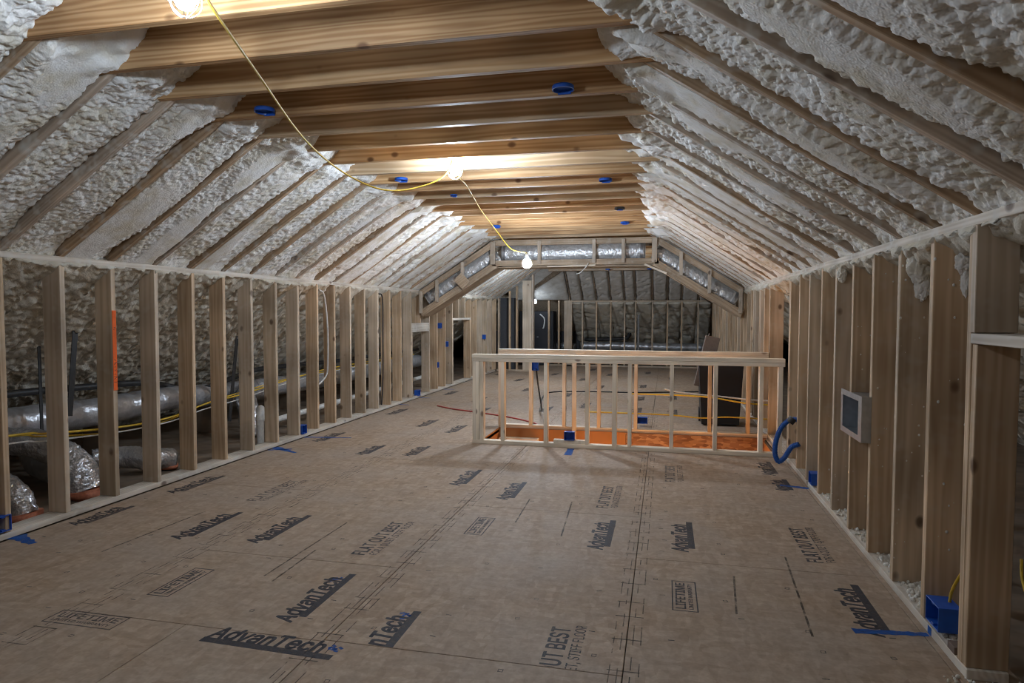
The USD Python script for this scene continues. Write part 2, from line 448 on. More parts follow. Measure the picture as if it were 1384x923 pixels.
def lettering(words, length, height, bold=False, shear=0.0):
    m = meshkit.text_mesh(words, height, INK_T, bold)
    w = m.bounds[1, 0] - m.bounds[0, 0]
    v = m.vertices.copy()
    v[:, 0] = (v[:, 0] - m.bounds[0, 0]) * length / w + shear * v[:, 1]
    m.vertices = v
    return m


def rect(x0, x1, y0, y1):
    m = trimesh.creation.box([x1 - x0, y1 - y0, INK_T])
    m.apply_translation([(x0 + x1) / 2, (y0 + y1) / 2, INK_T / 2])
    return m


def logo(L=0.53, words="AdvanTech", bar0=0.12):
    t = lettering(words, L * 0.93, 0.088, True, 0.12)
    t.apply_translation([0, 0.041, 0])
    q = [t]
    for dx, dy, dz in ((0.004, 0, 0.00012), (0.002, 0.003, 0.00024)):
        c = t.copy()
        c.apply_translation([dx, dy, dz])
        q.append(c)
    return cat(*q, rect(L * bar0, L * 1.06, 0.0, 0.038))


def flat_out(L=0.62):
    a = lettering("FLAT OUT BEST", L * 0.95, 0.078, True)
    a.apply_translation([0, 0.075, 0])
    b = lettering("FOR A QUIET, STIFF FLOOR", L * 0.97, 0.046)
    b.apply_translation([L * 0.03, 0.008, 0])
    return cat(a, b)


def lifetime(L=0.345, W=0.118):
    e = 0.006
    a = lettering("LIFETIME", L * 0.86, 0.044, True)
    a.apply_translation([L * 0.07, 0.056, 0])
    b = lettering("LIMITED WARRANTY", L * 0.84, 0.019, True)
    b.apply_translation([L * 0.07, 0.022, 0])
    return cat(a, b, rect(0, L, 0, e), rect(0, L, W - e, W), rect(0, e, 0, W), rect(L - e, L, 0, W))


UPY = PI / 2
prints = [("logo", logo(), UPY, -1.545, 2.565, "ink"), ("logo", logo(0.56, bar0=-0.01), -0.03, -1.86, 2.335, "ink"), ("flat", flat_out(), UPY, -1.555, 3.39, "ink"),
          ("life", lifetime(), UPY, -2.30, 2.67, "ink"), ("life", lifetime(0.36), 0.0, -2.66, 2.33, "ink_faded"), ("logo", logo(), UPY, -2.285, 3.42, "ink"),
          ("logo", logo(), UPY, -2.775, 3.375, "ink"), ("logo", logo(), UPY, -3.54, 4.24, "ink_faded"), ("flat", flat_out(), UPY, -2.785, 4.2, "ink_faded"),
          ("logo", logo(0.42), UPY, -3.60, 3.45, "ink_faded"), ("life", lifetime(), UPY, -1.075, 3.86, "ink"), ("logo", logo(), UPY, -0.295, 3.775, "ink"),
          ("logo", logo(0.5), UPY, -1.06, 4.64, "ink"), ("logo", logo(0.52), UPY, -1.52, 4.94, "ink"), ("flat", flat_out(), UPY, -0.30, 4.605, "ink"),
          ("logo", logo(), UPY, 0.185, 3.85, "ink"), ("life", lifetime(), UPY, 0.165, 3.075, "ink"), ("flat", flat_out(), UPY, 0.93, 3.85, "ink"),
          ("logo", logo(), UPY, 0.955, 3.01, "ink"), ("logo", logo(0.45), UPY, -2.76, 5.81, "ink"), ("logo", logo(0.46), UPY, -2.30, 5.86, "ink_faded"),
          ("flat", flat_out(0.6), UPY, 0.17, 5.45, "ink_faded"), ("logo", logo(0.5), UPY, 0.95, 5.86, "ink_faded"), ("logo", logo(0.36), UPY, 0.98, 5.36, "ink")]
far_rows = [(-2.30, 7.1), (-2.77, 7.4), (-3.5, 6.3), (-3.5, 8.2), (-2.4, 8.6), (-1.55, 8.9), (-1.06, 9.4), (-2.75, 9.7), (-0.3, 9.1), (-1.5, 10.6), (-1.08, 11.9), (-2.3, 11.2), (-0.32, 12.2), (0.2, 10.6), (-1.56, 13.2),
            (-2.8, 12.8), (0.9, 12.6), (-1.1, 14.4), (-2.3, 14.2), (-0.3, 15.0), (0.2, 13.9), (-3.45, 10.4), (-3.5, 12.2), (-3.5, 14.0), (-1.6, 15.6), (0.18, 9.0), (-0.3, 10.4)]
prints += [("logo", logo(), UPY, x, y, "ink_faded") for x, y in far_rows]
for kind, m, ang, x, y, mm in prints:
    part(floor, {"logo": "printed_logo", "flat": "printed_slogan", "life": "printed_stamp"}[kind], turn(m, ang, x, y), mm, kind=None)
# two prints that a panel joint cuts off
m = turn(flat_out(), UPY, -0.305, 2.205).slice_plane([0, 2.466, 0], [0, 1, 0])
part(floor, "printed_slogan", m, "ink")
m = turn(logo(), UPY, -1.062, 2.235).slice_plane([0, 2.466, 0], [0, 1, 0])
part(floor, "printed_logo", m, "ink")
# blue swirl printed after the logos
sw = []
for x0, y0 in ((-1.61, 3.06), (-1.12, 2.76), (-1.30, 2.40)):
    for k in range(7):
        sw.append(turn(rect(-0.011, 0.011, -0.006, 0.006), rng.random() * 3, x0 + rng.normal() * 0.018, y0 + rng.normal() * 0.018))
part(floor, "printed_swirl", cat(*sw), "blue_paint", kind="stuff")
# fastening marks and the edge guides along the panel joints
marks, guide = [], []
for x0, x1, ys in strips[:4]:
    for yy in np.arange(1.4, 9.0, M / 2):
        for xx in np.arange(x0 + 0.15, x1 - 0.1, 0.305):
            x, y = xx + rng.normal() * 0.02, yy + rng.normal() * 0.02
            if rng.random() < 0.5 or (STX0 - .1 < x < STX1 + .1 and STY0 - .15 < y < STY1 + .15):
                continue
            s = 0.010
            if rng.random() < 0.55:
                e = 0.0028
                q = cat(rect(-s, s, -s, -s + e), rect(-s, s, s - e, s), rect(-s, -s + e, -s, s), rect(s - e, s, -s, s))
            else:
                q = rect(-s * 1.3, s * 1.3, -0.003, 0.003)
            marks.append(turn(q, rng.normal() * 0.15, x, y))
for xg in (-2.59, -1.365, -0.14):
    for side in (-0.052, -0.022, 0.026, 0.058):
        y = 1.6 + rng.random() * 0.2
        while y < 9.5:
            L = 0.04 + rng.random() * 0.15
            if not (y < STY1 + 0.1 and y + L > STY0 - 0.15 and xg > STX0):
                guide.append(turn(rect(-0.0022, 0.0022, 0, L), 0, xg + side, y))
            y += L + 0.03 + rng.random() * 0.13
    for y in np.arange(1.7, 9.0, M / 2):
        if not (STY0 - .15 < y < STY1 + .1 and xg > STX0):
            guide.append(turn(rect(-0.062, 0.062, -0.003, 0.003), 0, xg, y + rng.normal() * 0.02))
for (x, y, L, a) in ((-0.60, 3.95, 0.75, 1.62), (-0.93, 4.15, 0.55, 1.60), (0.33, 3.1, 0.45, 1.50), (0.62, 2.95, 0.95, 1.52), (-2.0, 3.0, 0.9, 1.56), (-1.92, 2.95, 0.45, 1.6), (-3.1, 3.1, 0.8, 1.5)):
    guide.append(turn(rect(0, L, -0.005, 0.005), a, x, y))
part(floor, "fastener_mark", cat(*marks), "ink_faded", kind="stuff")
part(floor, "edge_guide", cat(*guide), "ink_line", kind="stuff")


def streak(x0, y0, x1, y1, w0, w1, seed):
    g = np.random.default_rng(seed)
    t = np.linspace(0, 1, 14)
    w = (w0 + (w1 - w0) * t) * (0.75 + 0.5 * g.random(14)) / 2
    c = np.stack([x0 + (x1 - x0) * t, y0 + (y1 - y0) * t], 1)
    d = np.array([x1 - x0, y1 - y0])
    n = np.array([-d[1], d[0]]) / np.linalg.norm(d)
    import shapely
    poly = shapely.Polygon(np.vstack([c + n * w[:, None], (c - n * w[:, None])[::-1]])).buffer(0)
    poly = max(getattr(poly, "geoms", [poly]), key=lambda q: q.area)
    m = trimesh.creation.extrude_polygon(poly, INK_T, engine="earcut")
    m.apply_translation([0, 0, 0.0008])
    return m


for a in ((1.100, 3.08, 0.80, 3.045, 0.030, 0.045, 1), (1.10, 5.48, 0.90, 5.54, 0.06, 0.05, 2), (-3.81, 5.93, -3.47, 5.75, 0.10, 0.03, 3), (-3.80, 5.80, -3.60, 5.90, 0.03, 0.05, 13), (-0.90, 6.56, -0.89, 6.25, 0.06, 0.07, 4),
          (-3.82, 3.20, -3.60, 3.12, 0.10, 0.04, 5), (-3.81, 6.50, -3.30, 6.58, 0.05, 0.03, 6), (-3.8, 9.96, -3.62, 9.95, 0.06, 0.04, 7), (-3.8, 9.15, -3.65, 9.14, 0.05, 0.03, 8), (-3.8, 11.16, -3.62, 11.2, 0.06, 0.04, 9)):
    part(floor, "paint_mark", streak(*a), "blue_paint", label="blue spray paint streak")

# ================================================================= KNEE WALLS
wall_left = thing("wall_left", "open-framed knee wall of bare studs on the left", kind="structure")
wall_right = thing("wall_right", "open-framed knee wall of bare studs on the right", kind="structure")
g = np.random.default_rng(11)


def stud(wall, x0, x1, y0, z0, z1, i, t=T2, material=None):
    j = g.normal(0, 0.002, 2)
    m = bx(x0 + j[0], x1 + j[0], y0 + j[1], y0 + t + j[1], z0, z1)
    top = m.vertices[:, 2] > (z0 + z1) / 2
    m.vertices[top] += [g.normal(0, 0.002), g.normal(0, 0.003), 0]
    return part(wall, "stud", m, material or pick(stud_mats, i))


left_skip = {19, 24, 25}                 # openings
for k in range(-4, 32):
    if k in left_skip:
        continue
    o = stud(wall_left, XL - D, XL, Yk(k), T2, ZT - T2, k + 5)
    if k == 4:                           # the stud with a sprayed orange patch and scribbled figures
        y = Yk(k)
        part(o, "orange_mark", bx(XL, XL + 0.0035, y + 0.002, y + 0.035, 0.80, 1.37, 0), "orange_paint")
        sq = []
        for z in (1.25, 1.235, 1.02, 0.995, 0.985, 0.965, 0.94, 0.915, 0.90, 0.88, 0.86):
            sq.append(board((XL + 0.0038, y + 0.007 + 0.01 * g.random(), z), (XL + 0.0038, y + 0.022 + 0.01 * g.random(), z + g.normal() * 0.012), 0.003, 0.001, (1, 0, 0), 0))
        part(o, "scribble", cat(*sq), "marker_black", kind="stuff")
part(wall_left, "sole_plate", bx(XL - D, XL, -1.4, 14.9, 0.0, T2), "plate_along_y")
part(wall_left, "top_plate", bx(XL - D, XL, -1.4, 15.0, ZT - T2, ZT), "plate_along_y")
# left framed openings: a low one with a deep header, a tall one with a flat header
part(wall_left, "header", bx(XL - D, XL, Yk(18) + T2, Yk(20), 1.05, 1.19), "plate_along_y")
stud(wall_left, XL - D, XL, Yk(18) + T2 + 0.001, T2, 1.05, 3)
stud(wall_left, XL - D, XL, Yk(19), 1.19, ZT - T2, 2)
part(wall_left, "header", bx(XL - D, XL, Yk(23) + T2, Yk(26), 1.215, 1.255), "plate_along_y")
stud(wall_left, XL - D, XL, Yk(23) + T2 + 0.001, T2, 1.215, 3)
stud(wall_left, XL - D, XL, Yk(26) - T2 - 0.001, T2, 1.215, 1)
for k in (24, 25):
    stud(wall_left, XL - D, XL, Yk(k), 1.255, ZT - T2, k)

YR = 0.011                               # the right wall's studs sit a hair further on
right_skip = {-1, 0, 11, 12}
for k in range(-4, 36):
    if k in right_skip:
        continue
    if k == 1:
        stud(wall_right, XR, XR + D, Yk(k) + YR + 0.03, T2, ZT - T2, 2)
        continue
    stud(wall_right, XR, XR + D, Yk(k) + YR, T2, ZT - T2, 0, material=stud_mats[[3, 0, 3, 4, 3][k % 5]])
for y in (6.42, 6.46, 8.05, 8.32, 8.36, 9.0):
    stud(wall_right, XR, XR + D, y, T2, ZT - T2, int(y * 10))
# near rough opening: jack stud, cripple and flat sill toward the camera
yj = Yk(1) + YR + 0.03 - T2 - 0.002
stud(wall_right, XR, XR + D, yj, T2, 1.245, 2)
part(wall_right, "header", bx(XR - 0.002, XR + D, yj - 1.10, yj + T2, 1.247, 1.285), "plate_along_y")
stud(wall_right, XR, XR + D, yj, 1.287, ZT - T2, 0)
part(wall_right, "sole_plate", bx(XR, XR + D, yj - 0.01, FAR, 0.0, T2), "plate_along_y")
part(wall_right, "top_plate", bx(XR, XR + D, -1.4, FAR, ZT - T2, ZT), "plate_along_y")

# ================================================================= CEILING JOISTS
ceiling = thing("ceiling", "flat ceiling of bare orange-brown wooden joists", kind="structure")
XCL, XCR = -2.63, -0.085
JH = 0.19
gj = np.random.default_rng(5)


def joist(y0, y1, i):
    a, b, c_, d = XCL - 0.20, XCL + 0.02, XCR - 0.02, XCR + 0.20
    z0, z1 = ZC + gj.normal(0, 0.0015), ZC + JH
    v = np.array([[a, y, z0] for y in (y0, y1)] + [[b, y, z1] for y in (y0, y1)] + [[c_, y, z1] for y in (y0, y1)] + [[d, y, z0] for y in (y0, y1)])
    m = trimesh.convex.convex_hull(v)
    part(ceiling, "joist", m, pick(joist_mats, i))


for k in range(-8, 33):
    y = Yk(k)
    joist(y - T2 - 0.001, y - 0.001, k + 9)

# ================================================================= SLOPING CEILINGS: rafters and sprayed foam
slope_left = thing("ceiling_left", "left sloping ceiling of rafters with white spray foam between them", kind="structure")
slope_right = thing("ceiling_right", "right sloping ceiling of rafters with white spray foam between them", kind="structure")
SIDES = [(slope_left, XL, 1.0, rafter_l), (slope_right, XR, -1.0, rafter_r)]
S_TOP = 1.95
S_RIDGE = (XR - XL) / 2 / CT
S_EAVE = -ZT / ST
RD = 0.20


def flush_rise(seed):
    g_ = np.random.default_rng(seed)
    spots = [(g_.random() * 0.36, g_.random() * 1.9, 0.10 + 0.18 * g_.random(), 0.35 + 0.5 * g_.random()) for _ in range(g_.integers(0, 3))]

    def f(u, v):
        r = np.zeros_like(u)
        for a, b, ra, rb in spots:
            r = np.maximum(r, np.clip(1.5 * (1 - np.sqrt(((u - a) / ra) ** 2 + ((v - b) / rb) ** 2)), 0, 1))
        return 0.055 * r + 0.03 * np.clip(1 - v / 0.10, 0, 1)
    return f


for side, (root, X, sg, rmats) in enumerate(SIDES):
    V = np.array([sg * CT, 0, ST])
    N = np.array([sg * ST, 0, -CT])
    O = np.array([X, 0, ZT])
    gr = np.random.default_rng(20 + side)
    last = 32
    for k in range(-8, last + 1):
        y = Yk(k) + (YR if side else 0)
        p0, p1 = O + V * (S_EAVE if side == 0 else -2.2) + [0, y + T2 / 2, 0] - N * RD / 2, O + V * (S_RIDGE - 0.03) + [0, y + T2 / 2, 0] - N * RD / 2
        part(root, "rafter", board(p0, p1, RD, T2, (0, 1, 0)), rmats[int(gr.random() < 0.5)])
        if k == last:
            continue
        y0, lu = y + T2, M - T2
        near = y0 + M
        res = 0.0065 if -0.6 < y0 and near < 4.6 else 0.011 if near < 7.2 and y0 > 0 else 0.016
        sd = 100 + 60 * side + k
        size = (0.0155 if side == 0 else 0.021) * (0.85 + 0.4 * gr.random())
        if near > 7.2:
            size = max(size, 0.024)
        P0 = O + V * (-0.03) + [0, y0, 0]
        part(root, "foam_fill", foam(P0, (0, 1, 0), V, N, lu, S_TOP, res, sd, size=size, base=(-0.058 if near < 4.5 else -0.054 if near < 7 else -0.046) + 0.02 * gr.random(), sway=0.042, clamp=-0.003, rise=flush_rise(sd), corner=1.43), "spray_foam", smooth=True)
    # attic above the joists and the roof deck
    for a, b in ((-1.5, 15.4),):
        P0 = O + V * (S_TOP - 0.04) + [0, a, 0]
        part(root, "attic_foam", foam(P0, (0, 1, 0), V, N, b - a, S_RIDGE - S_TOP + 0.06, 0.12, 900 + side, size=0.3, base=-0.14, clamp=-0.02, edge=0), "spray_foam", smooth=True, kind="stuff")
    e = S_EAVE if side == 0 else -2.6
    c0, c1 = O + V * e - N * (RD + 0.02), O + V * (S_RIDGE + 0.05) - N * (RD + 0.02)
    part(root, "roof_deck", board(c0 + [0, 8.0, 0], c1 + [0, 8.0, 0], 0.02, 25.0, (0, 1, 0), 0), "sheathing")
    # eave foam behind the knee wall, down to the floor
    length = -S_EAVE - 0.05
    Vd = -V
    for k in range(-2, 36):
        y0 = Yk(k) + T2 + (YR if side else 0)
        if side == 1 and (k > 26 or k < -1):
            continue
        P0 = O + Vd * 0.02 + [0, y0 - 0.03, 0]
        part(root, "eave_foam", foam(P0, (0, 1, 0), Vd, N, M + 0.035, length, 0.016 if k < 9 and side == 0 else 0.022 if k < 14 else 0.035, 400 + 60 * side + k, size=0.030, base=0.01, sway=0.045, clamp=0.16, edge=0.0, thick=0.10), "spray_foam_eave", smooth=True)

# ================================================================= FAR END
ZB = 1.67
wall_back = thing("wall_back", "far knee wall of bare studs below the insulated end slope", kind="structure")
xs_back = [-2.05, -1.70, -1.345, -1.0, -0.73, -0.32, 0.04, 0.38, 0.77]
part(wall_back, "corner_post", bx(-2.50, -2.30, FAR, FAR + 0.14, 0, 1.95), stud_mats[0])
for i, x in enumerate(xs_back):
    stud(wall_back, x, x + T2, FAR, T2, ZB - T2, i, t=0.09)
for x, z in ((-2.92, 2.16), (-2.66, 2.0)):
    stud(wall_back, x, x + 0.045, FAR, T2, z, 2, t=0.09)
part(wall_back, "top_plate", bx(-2.30, XR, FAR, FAR + 0.09, ZB - T2, ZB), "plate_along_x")
part(wall_back, "sole_plate", bx(-2.95, XR, FAR, FAR + 0.09, 0, T2), "plate_along_x")

slope_back = thing("ceiling_back", "far end slope of dark rafters with grey-white foam panels", kind="structure")
Vb, Nb, Ob = np.array([0, -CT, ST]), np.array([0, -ST, -CT]), np.array([0, FAR, ZB])
SB = 1.66
xr = [-2.36] + xs_back + [1.12]
for i, x in enumerate(xr):
    s1 = SB
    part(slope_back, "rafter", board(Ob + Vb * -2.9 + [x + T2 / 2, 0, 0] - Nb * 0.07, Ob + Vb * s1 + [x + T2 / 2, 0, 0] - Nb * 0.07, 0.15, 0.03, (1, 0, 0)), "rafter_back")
    if i + 1 < len(xr):
        lu = xr[i + 1] - x - T2
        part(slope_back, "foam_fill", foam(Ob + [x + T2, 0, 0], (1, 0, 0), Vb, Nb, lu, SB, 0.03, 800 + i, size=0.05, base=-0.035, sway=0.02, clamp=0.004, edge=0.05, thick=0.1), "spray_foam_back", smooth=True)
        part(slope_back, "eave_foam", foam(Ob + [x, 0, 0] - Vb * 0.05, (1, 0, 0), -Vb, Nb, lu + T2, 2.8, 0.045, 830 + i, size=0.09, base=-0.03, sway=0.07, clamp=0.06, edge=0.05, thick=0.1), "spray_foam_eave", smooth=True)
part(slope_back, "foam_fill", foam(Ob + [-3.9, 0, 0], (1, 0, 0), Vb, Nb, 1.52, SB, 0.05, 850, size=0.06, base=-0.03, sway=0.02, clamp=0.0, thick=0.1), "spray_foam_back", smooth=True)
part(slope_back, "hip_rafter", board((-3.45, FAR - 0.25, 1.86), (-2.30, 15.52, 2.47), 0.16, 0.05, (0.7, 0.7, 0)), "rafter_back")
part(slope_back, "hip_rafter", board((XR - 0.02, FAR - 0.02, 1.67), (-0.02, 15.52, 2.45), 0.16, 0.05, (-0.7, 0.7, 0)), "rafter_back")
part(slope_back, "header", bx(XCL - 0.05, XCR + 0.05, 15.45, 15.53, 2.33, 2.52), "chase_x")
part(slope_back, "roof_deck", board(Ob - Vb * 3.1 - Nb * 0.17 + [-1.3, 0, 0], Ob + Vb * 2.6 - Nb * 0.17 + [-1.3, 0, 0], 0.02, 7.0, (1, 0, 0), 0), "sheathing")

part_wall = thing("wall_back_left", "short cross wall of studs under the left slope with a heavy end post", kind="structure")
YP = 15.0


def roof_z(x):
    return ZT + (x - XL) * 0.655


for i, (x0, x1) in enumerate(((-3.79, -3.75), (-3.53, -3.49), (-3.36, -3.32))):
    stud(part_wall, x0, x1, YP, T2, roof_z(x0) - 0.05, i, t=0.09)
part(part_wall, "end_post", bx(-3.20, -2.99, YP, YP + 0.14, 0, roof_z(-3.2) - 0.03), stud_mats[1])
part(part_wall, "end_post", bx(-2.985, -2.945, YP, YP + 0.14, 0, roof_z(-2.985) - 0.03), stud_mats[2])
part(part_wall, "sole_plate", bx(-3.82, -2.945, YP - 0.002, YP + 0.09, 0, T2), "plate_along_x")
for y in (15.55, 15.95):
    stud(part_wall, -3.80, -3.72, y, 0.0, 1.6, 1)
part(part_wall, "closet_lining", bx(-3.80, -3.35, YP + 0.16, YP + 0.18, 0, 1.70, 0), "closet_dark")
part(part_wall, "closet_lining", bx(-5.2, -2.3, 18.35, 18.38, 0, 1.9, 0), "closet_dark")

wall_front = thing("wall_front", "sheathed end wall behind the viewpoint", kind="structure")
import shapely
gp = shapely.Polygon([(-6.5, -0.05), (3.9, -0.05), (3.9, 0.0), ((XL + XR) / 2, 3.5), (-6.5, 0.0)])
gm = trimesh.creation.extrude_polygon(gp, 0.02, engine="earcut")
gm.vertices = np.stack([gm.vertices[:, 0], -1.45 + gm.vertices[:, 2], gm.vertices[:, 1]], 1)
gm.fix_normals()
part(wall_front, "sheathing_panel", gm, "sheathing")
for i, x in enumerate(np.arange(-3.6, 1.0, M)):
    stud(wall_front, x, x + T2, -1.42, 0, 2.5, i, t=0.09)

# ================================================================= STAIRWELL AND ITS GUARD WALLS
well = thing("wall_stairwell", "orange-lit framed stairwell opening cut into the floor", kind="structure")
zb = -2.5
part(well, "rim_board", bx(STX0, -0.42, STY1 - 0.002, STY1 + 0.036, -0.34, -0.0505), "orange_board")
part(well, "rim_board", bx(-0.415, STX1 + 0.03, STY1 - 0.004, STY1 + 0.036, -0.34, -0.001), "orange_osb")
part(well, "rim_board", bx(STX0, -0.42, STY1 - 0.004, STY1 - 0.0025, -0.34, 0.0), "orange_board")
part(well, "rim_board", bx(STX0 - 0.03, STX0, STY0 - 0.03, STY1 + 0.03, -0.34, -0.001), "orange_board")
part(well, "rim_board", bx(STX1, STX1 + 0.03, STY0 - 0.03, STY1 + 0.03, -0.34, -0.051), "orange_board")
part(well, "rim_board", bx(STX0, STX1, STY0 - 0.034, STY0 - 0.001, -0.34, -0.051), "orange_board")
part(well, "ledger", bx(-1.88, -1.42, STY1 - 0.10, STY1 - 0.006, -0.145, -0.105), "guard_plate")
for q in ((STX0 - 0.03, STX0, STY0, STY1), (STX1, STX1 + 0.03, STY0, STY1), (STX0, STX1, STY0 - 0.03, STY0), (STX0, STX1, STY1, STY1 + 0.03)):
    part(well, "shaft_lining", bx(*q, zb, -0.342, 0), "sheathing")
part(well, "shaft_floor", bx(STX0 - 0.03, STX1 + 0.03, STY0 - 0.03, STY1 + 0.03, zb - 0.02, zb, 0), "sheathing")

H2 = 0.93
YF = 6.60


def half_wall(name, label, x0, x1, y0, studs, group=None):
    w = thing(name, label, "half wall", "guard half walls around the stairwell")
    y1 = y0 + 0.089
    part(w, "bottom_plate", bx(x0, x1, y0, y1, 0, T2), "guard_plate")
    part(w, "top_plate", bx(x0, x1, y0, y1, H2 - 2 * T2, H2 - T2 - 0.001), "guard_plate")
    part(w, "top_plate", bx(x0 - 0.002, x1, y0 - 0.002, y1, H2 - T2, H2), "guard_plate")
    for i, x in enumerate(studs):
        j = g.normal(0, 0.003)
        m = bx(x + j, x + T2 + j, y0 + 0.001, y1 - 0.001, T2, H2 - 2 * T2)
        part(w, "stud", m, pick(["guard_stud", "spruce_stud_pale", "guard_stud", "spruce_stud_warm"], i) if y0 > 7 else "guard_stud")
    return w


front_half = half_wall("half_wall", "front stud-framed guard half wall on the near side of the stairwell", -1.942, 1.10, YF, [-1.94, -1.90, -1.862, -1.64, -1.184, -0.771, -0.347, 0.06, 0.462, 0.878, 1.045])
part(front_half, "splice_stud", bx(-0.50, -0.455, YF - 0.004, YF + 0.085, 0.0, H2 - 2 * T2), "guard_stud")
part(front_half, "blocking", bx(-1.09, -0.77, YF + 0.02, YF + 0.075, T2, T2 + 0.036), "guard_stud")
back_half = half_wall("half_wall", "back stud-framed guard half wall on the far side of the stairwell", -1.915, 1.10, STY1 + 0.01, [-1.912, -1.55, -1.15, -0.75, -0.33, 0.476, 0.877])
part(back_half, "post", bx(-1.03, -0.985, STY1 - 0.04, STY1 + 0.005, -0.34, H2 - 2 * T2 - 0.002), "guard_stud")

# ================================================================= DUCT CHASE across the room
chase = thing("duct_chase", "arched ladder frame of wood strips carrying silver ducts across the attic", "duct chase frame")
YC = 10.02
for yy in (YC, YC + 0.42):
    def P(x, dz=0.0):
        z = min(2.47, roof_z(x) - 0.03, ZT + (XR - x) * 0.655 - 0.03)
        return np.array([x, yy, z + dz])
    w, t = 0.085, 0.038
    xl, xr_ = XL + 0.03, XR - 0.03
    xa, xb = XCL + 0.05, XCR - 0.05
    dz = -0.37
    part(chase, "top_chord", board(P(xl, -.04), P(xa, -.04), w, t, (0, 1, 0)), "chase_l")
    part(chase, "top_chord", board(P(xa, -.04), P(xb, -.04), w, t, (0, 1, 0)), "chase_x")
    part(chase, "top_chord", board(P(xb, -.04), P(xr_, -.04), w, t, (0, 1, 0)), "chase_r")
    part(chase, "bottom_chord", board(P(xl, dz), P(xa + .02, dz), w + 0.02, t, (0, 1, 0)), "chase_l")
    part(chase, "bottom_chord", board(P(xa - .04, dz + 0.02), P(xb + .04, dz + 0.02), w, t, (0, 1, 0)), "chase_x")
    part(chase, "bottom_chord", board(P(xb - .02, dz), P(xr_, dz), w + 0.02, t, (0, 1, 0)), "chase_r")
    for i, x in enumerate((-3.78, -3.51, -3.09, -2.60, -1.87, -1.04, -0.61, -0.16, 0.22, 0.62, 1.05)):
        wd = 0.075 if i in (3, 7) else 0.05
        part(chase, "post", board(P(x, dz) + [0, -0.041 if yy == YC else 0.041, 0], P(x, -0.02) + [0, -0.041 if yy == YC else 0.041, 0], wd, t, (0, 1, 0)), stud_mats[2])
pl = board((XL + 0.06, YC + 0.21, roof_z(XL + 0.06) - 0.455), (XCL + 0.05, YC + 0.21, 2.05), 0.012, 0.40, (0, 1, 0))
part(chase, "soffit_board", pl, "chase_l")
part(chase, "soffit_board", board((XCL + 0.03, YC + 0.21, 2.055), (XCR - 0.03, YC + 0.21, 2.055), 0.012, 0.40, (0, 1, 0)), "chase_x")
part(chase, "soffit_board", board((XCR - 0.05, YC + 0.21, 2.05), (XR - 0.06, YC + 0.21, roof_z(XL + 0.06) - 0.455), 0.012, 0.40, (0, 1, 0)), "chase_r")
part(chase, "scrap_block", board((-3.16, YC - 0.07, 1.92), (-3.02, YC - 0.07, 1.78), 0.17, 0.02, (0, 1, 0)), "chase_l", label="dark scrap board nailed on the left arm")
part(chase, "wood_strip", board((-1.75, YC - 0.03, 2.055), (-1.02, YC - 0.03, 2.07), 0.018, 0.02, (0, 1, 0)), "guard_plate")
part(chase, "wood_strip", board((-0.30, YC - 0.05, 2.07), (0.02, YC - 0.05, 1.93), 0.03, 0.02, (0, 1, 0)), "guard_plate")

yd = YC + 0.21
for lab, pts, sd in (("silver foil duct running level across the chase below the ceiling", [(-2.50, yd, 2.28), (-1.8, yd, 2.275), (-1.0, yd, 2.285), (-0.3, yd, 2.28)], 1),
                     ("silver foil duct sloping down the left arm of the chase", [(-2.60, yd, 2.27), (-3.1, yd, 1.97), (-3.45, yd, 1.74), (-3.72, yd, 1.55)], 2),
                     ("silver foil duct sloping down the right arm of the chase", [(-0.16, yd, 2.26), (0.3, yd, 1.96), (0.7, yd, 1.71), (1.0, yd, 1.51)], 3)):
    d = thing("flexible_duct", lab, "duct")
    part(d, "duct_sleeve", tube(spline(pts, 24), 0.150, 26, 0.05, sd, 0.015, 70), "foil_chase", smooth=True)
    for q in (0, -1):
        a = np.array(pts[q]); b = np.array(pts[1 if q == 0 else -2]); u_ = (b - a) / np.linalg.norm(b - a)
        part(d, "clamp_band", tube([a + u_ * 0.03, a + u_ * 0.05, a + u_ * 0.07], 0.159, 26), "galvanised", smooth=40)

